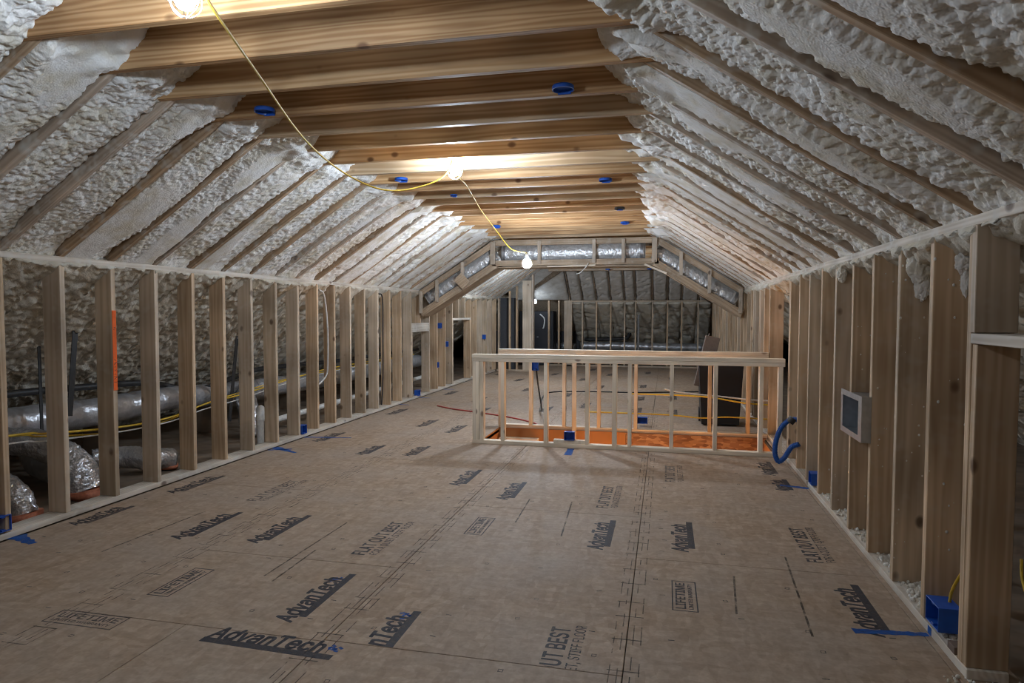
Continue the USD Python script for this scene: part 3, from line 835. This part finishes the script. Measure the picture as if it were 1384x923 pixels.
# ================================================================= DUCTS AND PIPES IN THE LEFT EAVE
d = thing("flexible_duct", "long grey foil duct lying along the left eave behind the studs", "duct")
pts = [(-5.0, 2.4, 0.50), (-5.0, 3.6, 0.49), (-5.0, 4.3, 0.48), (-5.02, 5.0, 0.455), (-5.0, 5.9, 0.47), (-5.05, 6.5, 0.42), (-5.15, 7.2, 0.38), (-5.1, 8.3, 0.36), (-5.0, 9.6, 0.36), (-5.0, 13.0, 0.36)]
part(d, "duct_sleeve", tube(spline(pts, 14), 0.125, 22, 0.08, 11, 0.01, 60), "foil_smooth", smooth=True)
for x, y, z in pts[1:8:2]:
    part(d, "support_strap", bx(x - 0.14, x + 0.14, y - 0.015, y + 0.015, 0.0, z - 0.10), "subfloor")
for i, (x, y, lab) in enumerate(((-4.18, 4.06, "crinkled silver duct boot with orange sealant between second and third studs"), (-4.08, 3.48, "small crinkled silver duct boot with orange sealant beside the first stud"), (-4.25, 4.75, "low silver duct elbow with orange sealant between third and fourth studs"))):
    d = thing("duct_boot", lab, "duct boot")
    if i == 2:
        path = spline([(-4.62, 4.55, 0.13), (-4.45, 4.72, 0.13), (x, y, 0.12), (-4.2, 4.95, 0.08)], 14)
        part(d, "duct_sleeve", tube(path, 0.09, 20, 0.14, 31, 0.03, 160), "foil", smooth=True)
        path2 = [(-4.2, 4.93, 0.0), (-4.2, 4.93, 0.03)]
        part(d, "sealant", tube(path2, 0.075, 16, 0.25, 9), "orange_sealant", smooth=True)
    else:
        s = 1.0 if i == 0 else 0.72
        path = spline([(x - 0.62 * s, y - 0.10, 0.40 * s), (x - 0.36 * s, y - 0.03, 0.36 * s), (x - 0.10 * s, y, 0.22 * s), (x, y, 0.02)], 16)
        part(d, "duct_sleeve", tube(path, np.linspace(0.10, 0.125, len(path)) * s, 22, 0.16, 21 + i, 0.03, 150), "foil", smooth=True)
        part(d, "sealant", tube([(x, y, 0.0), (x + 0.003, y, 0.02), (x, y, 0.045)], 0.155 * s, 18, 0.22, 5 + i), "orange_sealant", smooth=True)
d = thing("flexible_duct", "dark crinkled duct lying low across the left eave near the first stud", "duct")
part(d, "duct_sleeve", tube(spline([(-5.2, 4.55, 0.15), (-4.9, 4.35, 0.14), (-4.6, 4.2, 0.14), (-4.35, 4.12, 0.15)], 14), 0.115, 20, 0.14, 41, 0.04, 140), "foil_smooth", smooth=True)
d = thing("flexible_duct", "silver duct dropping behind the seventh and eighth left studs", "duct")
part(d, "duct_sleeve", tube(spline([(-5.1, 7.4, 0.42), (-4.7, 6.75, 0.36), (-4.45, 6.45, 0.24), (-4.4, 6.4, 0.0)], 14), 0.11, 20, 0.10, 43, 0.03, 120), "foil", smooth=True)

p_ = thing("drain_pipe", "white plastic drain pipe standing behind the seventh left stud", "pipe")
part(p_, "pipe", tube([(-4.02, 6.0, -0.02), (-4.02, 6.0, 0.1), (-4.02, 6.0, 0.27)], 0.036, 16), "white_pvc", smooth=40)
part(p_, "elbow", tube(spline([(-4.02, 6.0, 0.25), (-4.03, 6.03, 0.32), (-4.08, 6.10, 0.36)], 8), 0.042, 16), "white_pvc", smooth=40)
p_ = thing("drain_pipe", "white plastic pipe lying along the left eave near the floor", "pipe")
part(p_, "pipe", tube([(-4.35, 6.7, 0.12), (-4.35, 9.5, 0.15), (-4.35, 12.5, 0.18)], 0.035, 14), "white_pvc", smooth=40)
part(p_, "coupling", tube([(-4.35, 8.1, 0.135), (-4.35, 8.25, 0.137)], 0.043, 14), "white_pvc", smooth=40)

p_ = thing("refrigerant_line", "black insulated line running along the left eave above the foil duct", "pipe")
pts = [(-5.0, 2.3, 0.74), (-5.0, 4.2, 0.715), (-5.0, 5.0, 0.689), (-5.0, 5.56, 0.66), (-5.0, 6.0, 0.565), (-5.0, 6.36, 0.51), (-5.0, 6.8, 0.56), (-5.0, 7.38, 0.635), (-5.0, 8.3, 0.63), (-5.0, 9.6, 0.60), (-5.0, 13, 0.6)]
part(p_, "insulation_sleeve", tube(spline(pts, 10), 0.03, 12), "black_rubber", smooth=True)
part(p_, "copper_stub", tube([(-5.0, 2.2, 0.745), (-5.0, 2.32, 0.74)], 0.008, 8), "galvanised", smooth=True)
for lab, a, b, w in (("thin black hanging strap behind the first gap of the left wall", (-4.70, 4.17, 1.19), (-4.66, 4.14, 0.29), 0.030), ("wide black hanging strap beside the second left stud", (-4.5, 4.32, 1.34), (-4.5, 4.235, 0.55), 0.055),
                     ("leaning black hanging strap behind the sixth left stud", (-4.5, 6.33, 1.10), (-4.5, 6.17, 0.20), 0.06)):
    s_ = thing("duct_strap", lab, "strap")
    part(s_, "webbing", board(a, b, w, 0.006, (1, 0.1, 0), 0.001), "black_rubber")
    part(s_, "fixing_screw", tube([np.array(a) + [-0.012, 0, -0.02], np.array(a) + [0.008, 0, -0.02]], 0.006, 8), "galvanised")


def cable(name, label, cat_, pts, r, material, n=10, sides=8, extra=None):
    t_ = thing(name, label, cat_)
    part(t_, "jacket", tube(spline(pts, n), r, sides), material, smooth=True)
    if extra:
        part(t_, extra[0], extra[1], extra[2])
    return t_


wl = [(-4.3, 2.4, 0.56), (-4.3, 3.6, 0.522), (-4.3, 3.84, 0.492), (-4.3, 4.31, 0.443), (-4.3, 4.73, 0.416), (-4.3, 5.15, 0.425), (-4.3, 5.57, 0.479), (-4.3, 6.15, 0.504), (-4.3, 7.16, 0.58), (-4.3, 8.27, 0.625), (-4.3, 11, 0.62)]
cable("wiring_cable", "yellow cable strung along the left eave behind the studs", "cable", wl, 0.0085, "yellow_jacket")
cable("wiring_cable", "white cable strung just below the yellow one in the left eave", "cable", [(x - 0.03, y, z - 0.05 + 0.008 * math.sin(3 * y)) for x, y, z in wl], 0.0065, "white_jacket")
cable("wiring_cable", "second yellow cable crossing the first in the left eave", "cable", [(x - 0.05, y, z - 0.015 - 0.03 * math.sin(1.7 * y)) for x, y, z in wl], 0.007, "yellow_jacket")
yk = Yk(12) - 0.12
cable("wiring_cable", "white looped cable hanging between two left studs beyond mid wall", "cable", [(XL - 0.07, yk - 0.10, 1.62), (XL - 0.06, yk, 1.55), (XL - 0.05, yk + 0.05, 1.2), (XL - 0.05, yk + 0.05, 0.8), (XL - 0.06, yk + 0.03, 0.62), (XL - 0.08, yk - 0.12, 0.52)], 0.010, "white_jacket")
yk = Yk(16) - 0.2
cable("wiring_cable", "dark cable hanging between studs near the far end of the left wall", "cable", [(XL - 0.05, yk - 0.06, 1.62), (XL - 0.04, yk + 0.05, 1.55), (XL - 0.04, yk + 0.06, 1.0), (XL - 0.04, yk + 0.05, 0.4), (XL - 0.04, yk, 0.06)], 0.009, "black_jacket")

# ================================================================= ELECTRICAL BOXES
def wall_box(label, origin, out, along, w=0.095, h=0.09, d=0.065, name="electrical_box", cable_pts=None, cat_="electrical box"):
    """Open blue plastic box: out = opening direction, along = its width direction."""
    o, n, u = np.array(origin, float), np.array(out, float), np.array(along, float)
    z = np.array([0, 0, 1.0])
    b = thing(name, label, cat_, "blue electrical boxes along the walls")

    def slab(u0, u1, z0, z1, n0, n1):
        m = bx(u0, u1, z0, z1, n0, n1, 0.001)
        m.vertices = o + m.vertices[:, :1] * u + m.vertices[:, 1:2] * z + m.vertices[:, 2:] * n
        m.fix_normals()
        return m
    t = 0.004
    body = union(slab(-w / 2, w / 2, -h / 2, -h / 2 + t, -d, 0), slab(-w / 2, w / 2, h / 2 - t, h / 2, -d, 0), slab(-w / 2, -w / 2 + t, -h / 2, h / 2, -d, 0), slab(w / 2 - t, w / 2, -h / 2, h / 2, -d, 0), slab(-w / 2, w / 2, -h / 2, h / 2, -d - t, -d))
    part(b, "box_body", body, "blue_plastic")
    for q0, q1 in ((h / 2 - 0.012, h / 2 - t - 0.0002), (-h / 2 + t + 0.0002, -h / 2 + 0.012)):
        part(b, "screw_boss", slab(-0.012, 0.012, q0, q1, -0.03, -0.002), "blue_plastic")
    if cable_pts is not None:
        part(b, "wire_tail", tube(spline(cable_pts, 8), 0.006, 8), "yellow_jacket", smooth=True)
    return b


boxes_l = [(3.12, 0.10, "blue electrical box at the foot of the nearest left stud"), (6.50, 0.085, "blue electrical box on the sole plate by the ninth left stud"), (9.97, 0.075, "blue electrical box at the foot of the far end of the left studs"),
           (11.05, 1.13, "small blue electrical box high on a far left stud"), (10.90, 0.455, "blue electrical box low on a far left stud"), (11.42, 0.79, "blue electrical box halfway up a far left stud"), (13.99, 0.83, "blue electrical box halfway up the farthest left studs"),
           (13.87, 0.14, "blue electrical box low on the farthest left studs")]
for y, z, lab in boxes_l:
    wall_box(lab, (XL + 0.012, y, z), (1, 0, 0), (0, -1, 0), h=0.095, w=0.06 if z > 0.3 else 0.095)
wall_box("blue two-gang electrical box at the foot of the nearest right stud", (XR - 0.012, 3.03, 0.115), (-1, 0, 0), (0, 1, 0), w=0.135, h=0.10, d=0.085,
         cable_pts=[(1.16, 3.04, 0.155), (1.165, 3.02, 0.23), (1.19, 2.97, 0.34), (1.22, 2.90, 0.44)])
wall_box("small blue electrical box at the base of the right wall near the coil", (XR - 0.012, 5.41, 0.10), (-1, 0, 0), (0, 1, 0), w=0.105, h=0.09)
wall_box("blue electrical box on a block at the foot of the front half wall", (-0.927, YF + 0.005, 0.115), (0, -1, 0), (1, 0, 0), w=0.105, h=0.085)
wall_box("dark blue electrical box under the top rail of the back half wall", (-1.475, STY1 + 0.012, 0.745), (0, -1, 0), (1, 0, 0), w=0.075, h=0.125)
wall_box("blue electrical box on the floor beyond the back half wall", (-0.25, 8.02, 0.075), (0, -1, 0), (1, 0, 0), w=0.12, h=0.075)
r_ = part(wall_right, "plate_tag", bx(XR - 0.001, XR + 0.052, 2.835, 2.90, T2, T2 + 0.030), "cardboard", label="small brown wood offcut on the plate")
part(wall_right, "paint_mark", bx(XR - 0.0006, XR + 0.0, 3.06, 3.10, 0.002, 0.036, 0), "blue_paint")

ceil_boxes = [(-2.256, 3.65, "left round blue ceiling box nearest the camera"), (-0.526, 3.70, "right round blue ceiling box nearest the camera"), (-2.255, 5.77, "round blue ceiling box beside the second work light"), (-0.519, 5.80, "second round blue ceiling box along the right side"),
              (-2.04, 6.28, "small dark blue ceiling box just past the second work light"), (-0.504, 7.59, "dark round ceiling box third along the right side"), (-2.228, 8.91, "round blue ceiling box at the far left joists"), (-0.516, 8.97, "round blue ceiling box at the far right joists"),
              (-1.28, 15.3, "left blue ceiling box on the header at the far end"), (-0.35, 15.3, "right blue ceiling box on the header at the far end")]
for i, (x, y, lab) in enumerate(ceil_boxes):
    b = thing("ceiling_box", lab, "ceiling box", "blue boxes under the ceiling joists")
    zz = ZC if y < 15 else 2.33
    k = round((y - Y0) / M)
    yy = Yk(k) - T2 - 0.055 if y < 15 else y
    sc = 0.62 if i == 4 else 1.0
    body = trimesh.creation.revolve(np.array([(0, 0.030), (0.052, 0.030), (0.056, 0.026), (0.058, 0.006), (0.053, 0.006), (0.051, 0.022), (0, 0.022)]) * sc, sections=24)
    body.apply_translation([x, yy, zz])
    body.fix_normals()
    part(b, "round_body", body, "blue_plastic" if i not in (5,) else "black_rubber", smooth=30)
    part(b, "mounting_bracket", bx(x - 0.035 * sc, x + 0.035 * sc, yy + 0.048 * sc, Yk(k) - T2 - 0.001 if y < 15 else yy + 0.1, zz + 0.0, zz + 0.028), "blue_plastic")

# ================================================================= WORK LIGHTS ON A YELLOW CORD
lamp_lab = ["bright caged work light hanging from the nearest ceiling joist", "bright caged work light hanging mid ceiling on the yellow cord", "bright caged work light hanging low above the stairwell", "bright work light inside the far left closet", "work light hidden above the duct chase at the far joists", "work light on the joists behind the viewpoint"]
for i, ((x, y, z), s) in enumerate(LAMPS):
    L = thing("work_light", lamp_lab[i], "work light", "caged work lights", loc=(x, y, z))
    lamp_mat(f"bulb_glow_{i + 1}", BULB_COLOR, BULB * s)
    prof = np.array([(0.0, -0.045), (0.024, -0.038), (0.039, -0.008), (0.032, 0.022), (0.015, 0.045), (0.0, 0.046)])
    part(L, "bulb", trimesh.creation.revolve(prof, sections=10), f"bulb_glow_{i + 1}", smooth=True)
    part(L, "socket", trimesh.creation.revolve(np.array([(0.0, 0.046), (0.021, 0.046), (0.023, 0.055), (0.021, 0.105), (0.012, 0.118), (0.0, 0.118)]), sections=16), "white_pvc", smooth=30)
    wires = []
    for a in np.arange(6) * PI / 3:
        c, s_ = math.cos(a), math.sin(a)
        wires.append(tube(spline([(0.022 * c, 0.022 * s_, 0.055), (0.05 * c, 0.05 * s_, 0.02), (0.052 * c, 0.052 * s_, -0.03), (0.02 * c, 0.02 * s_, -0.064), (0, 0, -0.066)], 4), 0.0014, 5))
    part(L, "guard_cage", cat(*wires), "galvanised", kind="stuff")
    top = (ZC - z) if i in (0, 1, 4, 5) else 0.30 if i == 3 else 0.16
    part(L, "hook", tube([(0, 0, 0.118), (0.004, 0, 0.118 + 0.02), (0, 0, max(0.145, top + 0.01))], 0.0025, 6), "galvanised")

cord = thing("extension_cord", "long yellow extension cord swagged under the joists between the work lights", "extension cord")
l1, l2, l3 = (np.array(q[0]) for q in LAMPS[:3])
part(cord, "cord", tube(spline([l1 + [0.02, 0.0, 0.10], (-1.56, 2.06, 2.44), (-1.865, 2.82, 2.465), (-2.09, 3.53, 2.41), (-2.125, 3.92, 2.335), (-2.06, 4.2, 2.262), (-1.935, 4.4, 2.22), (-1.79, 4.6, 2.262), (-1.62, 4.745, 2.365), l2 + [0, 0, 0.11]], 14), 0.0058, 8), "yellow_jacket", smooth=True)
part(cord, "cord", tube(spline([l2 + [0, 0, 0.11], (-1.63, 5.15, 2.455), (-1.70, 5.6, 2.47), (-1.84, 6.35, 2.475), (-1.98, 7.1, 2.48), (-1.93, 7.5, 2.33), (-1.79, 7.7, 2.12), l3 + [0, 0, 0.118]], 12), 0.0055, 8), "yellow_jacket", smooth=True)
part(cord, "cord", tube(spline([l1 + [0.02, 0, 0.10], (-1.42, 1.5, 2.46), (-1.36, 0.3, 2.47), np.array(LAMPS[5][0]) + [0, 0, 0.118]], 12), 0.0055, 8), "yellow_jacket", smooth=True)
cable("wiring_cable", "pale cable ends dangling from the chase header at mid room", "cable", [(-1.12, YC - 0.08, 2.10), (-1.15, YC - 0.07, 2.05), (-1.24, YC - 0.07, 1.96), (-1.30, YC - 0.05, 1.94)], 0.008, "white_jacket")

# ================================================================= THINGS ON THE RIGHT WALL
b = thing("register_boot", "open galvanised sheet-metal register boot between two right studs", "register boot")
y0, y1, z0, z1, xo, xi = 4.010, 4.371, 0.665, 0.880, XR - 0.045, XR + 0.10
fl = 0.024
part(b, "sleeve", union(bx(xo, xi, y0, y1, z0, z0 + 0.003, 0), bx(xo, xi, y0, y1, z1 - 0.003, z1, 0), bx(xo, xi, y0, y0 + 0.003, z0, z1, 0), bx(xo, xi, y1 - 0.003, y1, z0, z1, 0)), "galvanised")
part(b, "flange", union(bx(xo - 0.003, xo, y0 - 0.045, y0 + 0.02, z0 - 0.02, z1 + 0.02, 0), bx(xo - 0.003, xo, y1 - 0.012, y1 + 0.03, z0 - 0.02, z1 + 0.02, 0), bx(xo - 0.003, xo, y0, y1, z0 - 0.02, z0 + 0.012, 0), bx(xo - 0.003, xo, y0, y1, z1 - 0.012, z1 + 0.02, 0)), "galvanised")
part(b, "side_tab", bx(xo, XR + 0.002, y0 - 0.045, y0 - 0.042, z0 - 0.02, z1 + 0.02, 0), "galvanised")
part(b, "inner_leg", bx(XR + 0.102, XR + 0.104, y0, y1, z0, z1, 0), "closet_dark")

coil = thing("conduit_loop", "loop of bright blue corrugated conduit bulging from the right wall", "conduit")
pts = spline([(1.12, 6.05, 0.45), (1.05, 6.05, 0.44), (0.985, 6.05, 0.374), (0.946, 6.05, 0.263), (0.938, 6.05, 0.153), (0.967, 6.05, 0.082), (1.014, 6.04, 0.119), (1.065, 6.02, 0.215), (1.12, 5.99, 0.25)], 26)
part(coil, "conduit", tube(pts, 0.021, 14, rib=0.09, ribs=500), "blue_tube", smooth=True)
part(coil, "end_collar", tube([(1.05, 6.05, 0.42), (1.065, 6.05, 0.44), (1.08, 6.05, 0.46)], 0.034, 14), "black_rubber", smooth=40)

cable("wiring_cable", "yellow cable trailing to the floor beyond the nearest right stud", "cable", [(1.42, 3.05, 0.36), (1.38, 2.95, 0.31), (1.37, 2.86, 0.25), (1.40, 2.76, 0.16), (1.46, 2.6, 0.05)], 0.006, "yellow_jacket")
for j, (x, y, z, a, b, c) in enumerate(((1.185, Yk(3) + YR - 0.018, 1.61, 0.055, 0.030, 0.10), (1.20, Yk(3) + YR - 0.012, 1.50, 0.036, 0.018, 0.08), (1.215, Yk(2) + YR - 0.012, 1.57, 0.032, 0.018, 0.05), (1.225, Yk(2) + YR - 0.010, 1.49, 0.018, 0.014, 0.06),
                                       (1.13, Yk(6) + YR - 0.03, 1.62, 0.03, 0.03, 0.06), (1.15, Yk(2) + 0.10, 1.665, 0.03, 0.04, 0.02))):
    m = trimesh.creation.icosphere(4, 1.0)
    q = m.vertices.copy()
    m.vertices = q * [a, b, c] * (1 + 0.8 * (meshkit.fbm(q * 2.6, 3, 60 + j)[:, None] - 0.5)) + [x, y, z]
    part(wall_right, "foam_overspray", m, "spray_foam", smooth=True, label="white foam overspray lump")
crumb = []
gc = np.random.default_rng(77)
ico = trimesh.creation.icosphere(1, 1.0)
for _ in range(950):
    y = 2.80 + 2.7 * gc.random() ** 1.5
    x = XR + 0.02 + 0.115 * gc.random()
    r = 0.003 + 0.009 * gc.random() ** 2
    m = ico.copy()
    m.vertices = m.vertices * (r * (0.6 + 0.6 * gc.random(3))) + [x, y, T2 + r * 0.5]
    crumb.append(m)
for _ in range(160):
    r = 0.003 + 0.006 * gc.random() ** 2
    m = ico.copy()
    m.vertices = m.vertices * r * (0.6 + 0.6 * gc.random(3)) + [1.0 + 0.3 * gc.random(), 2.35 + 0.4 * gc.random(), r * 0.5]
    crumb.append(m)
c_ = part(None, "foam_crumbs", cat(*crumb), "spray_foam")
say(c_, "white spray foam crumbs strewn along the right sole plate", "foam crumbs", kind="stuff")
drips = []
for _ in range(130):
    k = gc.integers(1, 8)
    y = Yk(int(k)) + YR + (0.03 if k == 1 else 0)
    r = 0.002 + 0.004 * gc.random() ** 2
    m = ico.copy()
    m.vertices = m.vertices * r * np.array([1, 0.6, 1.3]) + [XR + D * gc.random(), y - 0.0015, 0.1 + 1.5 * gc.random()]
    drips.append(m)
c_ = part(None, "foam_specks", cat(*drips), "spray_foam")
say(c_, "white foam specks stuck on the faces of the right studs", "foam specks", kind="stuff")

# ================================================================= BEYOND THE STAIRWELL
bn = thing("trash_bin", "tall black wheeled bin standing behind the back half wall", "trash bin", loc=(0.66, 8.48, 0))


def frustum(w0, d0, w1, d1, z0, z1, wall=None):
    v = []
    for w, d_, z in ((w0, d0, z0), (w1, d1, z1)):
        v += [(-w / 2, -d_ / 2, z), (w / 2, -d_ / 2, z), (w / 2, d_ / 2, z), (-w / 2, d_ / 2, z)]
    f = [[0, 3, 2, 1], [0, 1, 5, 4], [1, 2, 6, 5], [2, 3, 7, 6], [3, 0, 4, 7]]
    if wall:
        n = len(v)
        for w, d_, z in ((w0 - wall, d0 - wall, z0 + 0.02), (w1 - wall, d1 - wall, z1)):
            v += [(-w / 2, -d_ / 2, z), (w / 2, -d_ / 2, z), (w / 2, d_ / 2, z), (-w / 2, d_ / 2, z)]
        f += [[n, n + 1, n + 2, n + 3]] + [[n + b_, n + a_, n + a_ + 4, n + b_ + 4] for a_, b_ in ((0, 1), (1, 2), (2, 3), (3, 0))]
        f += [[4 + a_, 4 + b_, n + 4 + b_, n + 4 + a_] for a_, b_ in ((0, 1), (1, 2), (2, 3), (3, 0))]
    else:
        f += [[4, 5, 6, 7]]
    return trimesh.Trimesh(np.array(v), np.vstack([[q[0], q[1], q[2]] for q in f] + [[q[0], q[2], q[3]] for q in f]), process=False)


part(bn, "bin_body", frustum(0.43, 0.40, 0.52, 0.50, 0.02, 0.86, 0.02), "bin_black")
part(bn, "rim", union(bx(-0.28, 0.28, -0.27, -0.245, 0.83, 0.87), bx(-0.28, 0.28, 0.245, 0.27, 0.83, 0.87), bx(-0.28, -0.255, -0.27, 0.27, 0.83, 0.87), bx(0.255, 0.28, -0.27, 0.27, 0.83, 0.87)), "bin_black")
part(bn, "handle", tube(spline([(-0.28, -0.15, 0.82), (-0.345, -0.15, 0.80), (-0.345, 0.15, 0.80), (-0.28, 0.15, 0.82)], 6), 0.014, 8), "bin_black", smooth=True)
for s in (-1, 1):
    part(bn, "wheel", tube([(s * 0.20, 0.17, 0.09), (s * 0.235, 0.17, 0.09)], 0.09, 20), "black_rubber", smooth=40)
cb = thing("cardboard_box", "brown cardboard box sticking up out of the black bin", "cardboard box")
m = bx(-0.085, 0.085, -0.07, 0.07, 0, 0.63)
m.apply_transform(trimesh.transformations.rotation_matrix(0.22, [0, 1, 0]))
m.apply_translation([0.44, 8.52, 0.45])
part(cb, "carton", m, "cardboard")
f_ = bx(-0.085, -0.082, -0.07, 0.07, 0.60, 0.66, 0)
f_.apply_transform(trimesh.transformations.rotation_matrix(0.30, [0, 1, 0]))
f_.apply_translation([0.42, 8.52, 0.45])
part(cb, "flap", f_, "cardboard")
yw = STY1 + 0.055
cable("wiring_cable", "white cable threaded through the back half wall studs", "cable", [(0.0, yw + 0.06, 0.50), (0.12, yw + 0.06, 0.469), (0.40, yw + 0.06, 0.44), (0.62, yw + 0.06, 0.426), (1.0, yw + 0.06, 0.395), (1.25, yw + 0.06, 0.40)], 0.009, "white_jacket")
cable("wiring_cable", "upper yellow cable threaded through the back half wall studs", "cable", [(-0.4, yw + 0.05, 0.43), (0.12, yw + 0.05, 0.43), (0.45, yw + 0.05, 0.42), (0.62, yw + 0.05, 0.40), (0.9, yw + 0.05, 0.36), (1.2, yw + 0.05, 0.35)], 0.0085, "yellow_jacket")
cable("wiring_cable", "lower yellow cable threaded through the back half wall studs", "cable", [(-0.9, yw + 0.05, 0.205), (-0.3, yw + 0.05, 0.205), (0.1, yw + 0.05, 0.20), (0.42, yw + 0.05, 0.18), (0.7, yw + 0.05, 0.20), (1.2, yw + 0.05, 0.19)], 0.0085, "yellow_jacket")
cable("power_cord", "black cord looping from the half wall box across the far floor", "cord", [(-1.47, STY1 + 0.07, 0.70), (-1.46, STY1 + 0.14, 0.5), (-1.5, 8.2, 0.15), (-1.7, 9.2, 0.012), (-1.9, 11.0, 0.010), (-1.2, 11.35, 0.010), (-0.46, 11.4, 0.010), (0.5, 11.75, 0.010), (0.95, 11.9, 0.010)], 0.010, "black_jacket", n=14)
cable("air_hose", "thin red hose snaking over the floor toward the stairwell", "hose", [(-3.2, 9.1, 0.009), (-2.9, 8.86, 0.009), (-2.56, 8.68, 0.009), (-2.1, 8.42, 0.009), (-1.8, 8.2, 0.009), (-1.55, 7.95, 0.009), (-1.45, 7.75, 0.009)], 0.009, "red_hose")

# mechanical closet at the far left
ah = thing("air_handler", "black air handler cabinet standing in the far left closet", "air handler", loc=(-3.25, 17.2, 0))
part(ah, "cabinet", bx(-0.45, 0.45, -0.25, 0.25, 0.12, 1.40, 0.01), "handler_black")
part(ah, "base", bx(-0.40, 0.40, -0.22, 0.22, 0, 0.12), "handler_black")
part(ah, "access_panel", bx(-0.18, 0.40, -0.262, -0.25, 0.25, 0.95, 0.004), "handler_black")
part(ah, "badge", bx(0.02, 0.06, -0.266, -0.262, 0.72, 0.74, 0), "galvanised")
part(ah, "drain_line", tube(spline([(0.10, -0.28, 1.32), (0.22, -0.30, 1.20), (0.21, -0.30, 1.0), (0.18, -0.29, 0.95)], 8), 0.02, 10), "white_pvc", smooth=True)
d = thing("flexible_duct", "silver duct crossing behind the far end studs near the floor", "duct")
part(d, "duct_sleeve", tube(spline([(-2.2, 18.0, 0.46), (-1.2, 18.0, 0.47), (0.0, 18.0, 0.45), (1.2, 18.0, 0.45)], 16), 0.11, 18, 0.06, 51, 0.02, 60), "foil_smooth", smooth=True)
d = thing("flexible_duct", "short silver duct low behind the far closet studs", "duct")
part(d, "duct_sleeve", tube(spline([(-2.95, 17.9, 0.42), (-2.6, 17.8, 0.46), (-2.35, 17.75, 0.43)], 12), 0.10, 18, 0.08, 52, 0.02, 60), "foil", smooth=True)
cable("refrigerant_line", "black insulated line dropping behind the far end studs and running low", "pipe", [(-0.90, 18.05, 1.15), (-0.91, 18.03, 0.9), (-0.95, 17.98, 0.72), (-1.2, 17.95, 0.66), (-2.1, 17.9, 0.64)], 0.05, "black_rubber", sides=12)
cable("standing_pipe", "grey pipe standing close beside a far end stud", "pipe", [(-0.645, FAR + 0.12, 0.02), (-0.645, FAR + 0.12, 0.7), (-0.645, FAR + 0.12, 1.3)], 0.028, "grey_jacket")

# warm lamp down the stair
sl = thing("stair_lamp", "warm lamp burning down inside the stairwell", "lamp", loc=(-0.25, 7.05, -1.15))
lamp_mat("stair_glow", (1.0, 0.55, 0.22), STAIR_LAMP)
part(sl, "bulb", trimesh.creation.icosphere(2, 0.06), "stair_glow", smooth=True)
part(sl, "socket", tube([(0, 0, -0.05), (0, 0, -0.14)], 0.03, 12), "white_pvc")
part(sl, "stem", tube([(0, 0, -0.13), (0, 0, -1.0)], 0.012, 8), "black_jacket")
part(sl, "base", trimesh.creation.cylinder(0.12, 0.02, sections=20, transform=trimesh.transformations.translation_matrix([0, 0, -0.99])), "black_jacket")
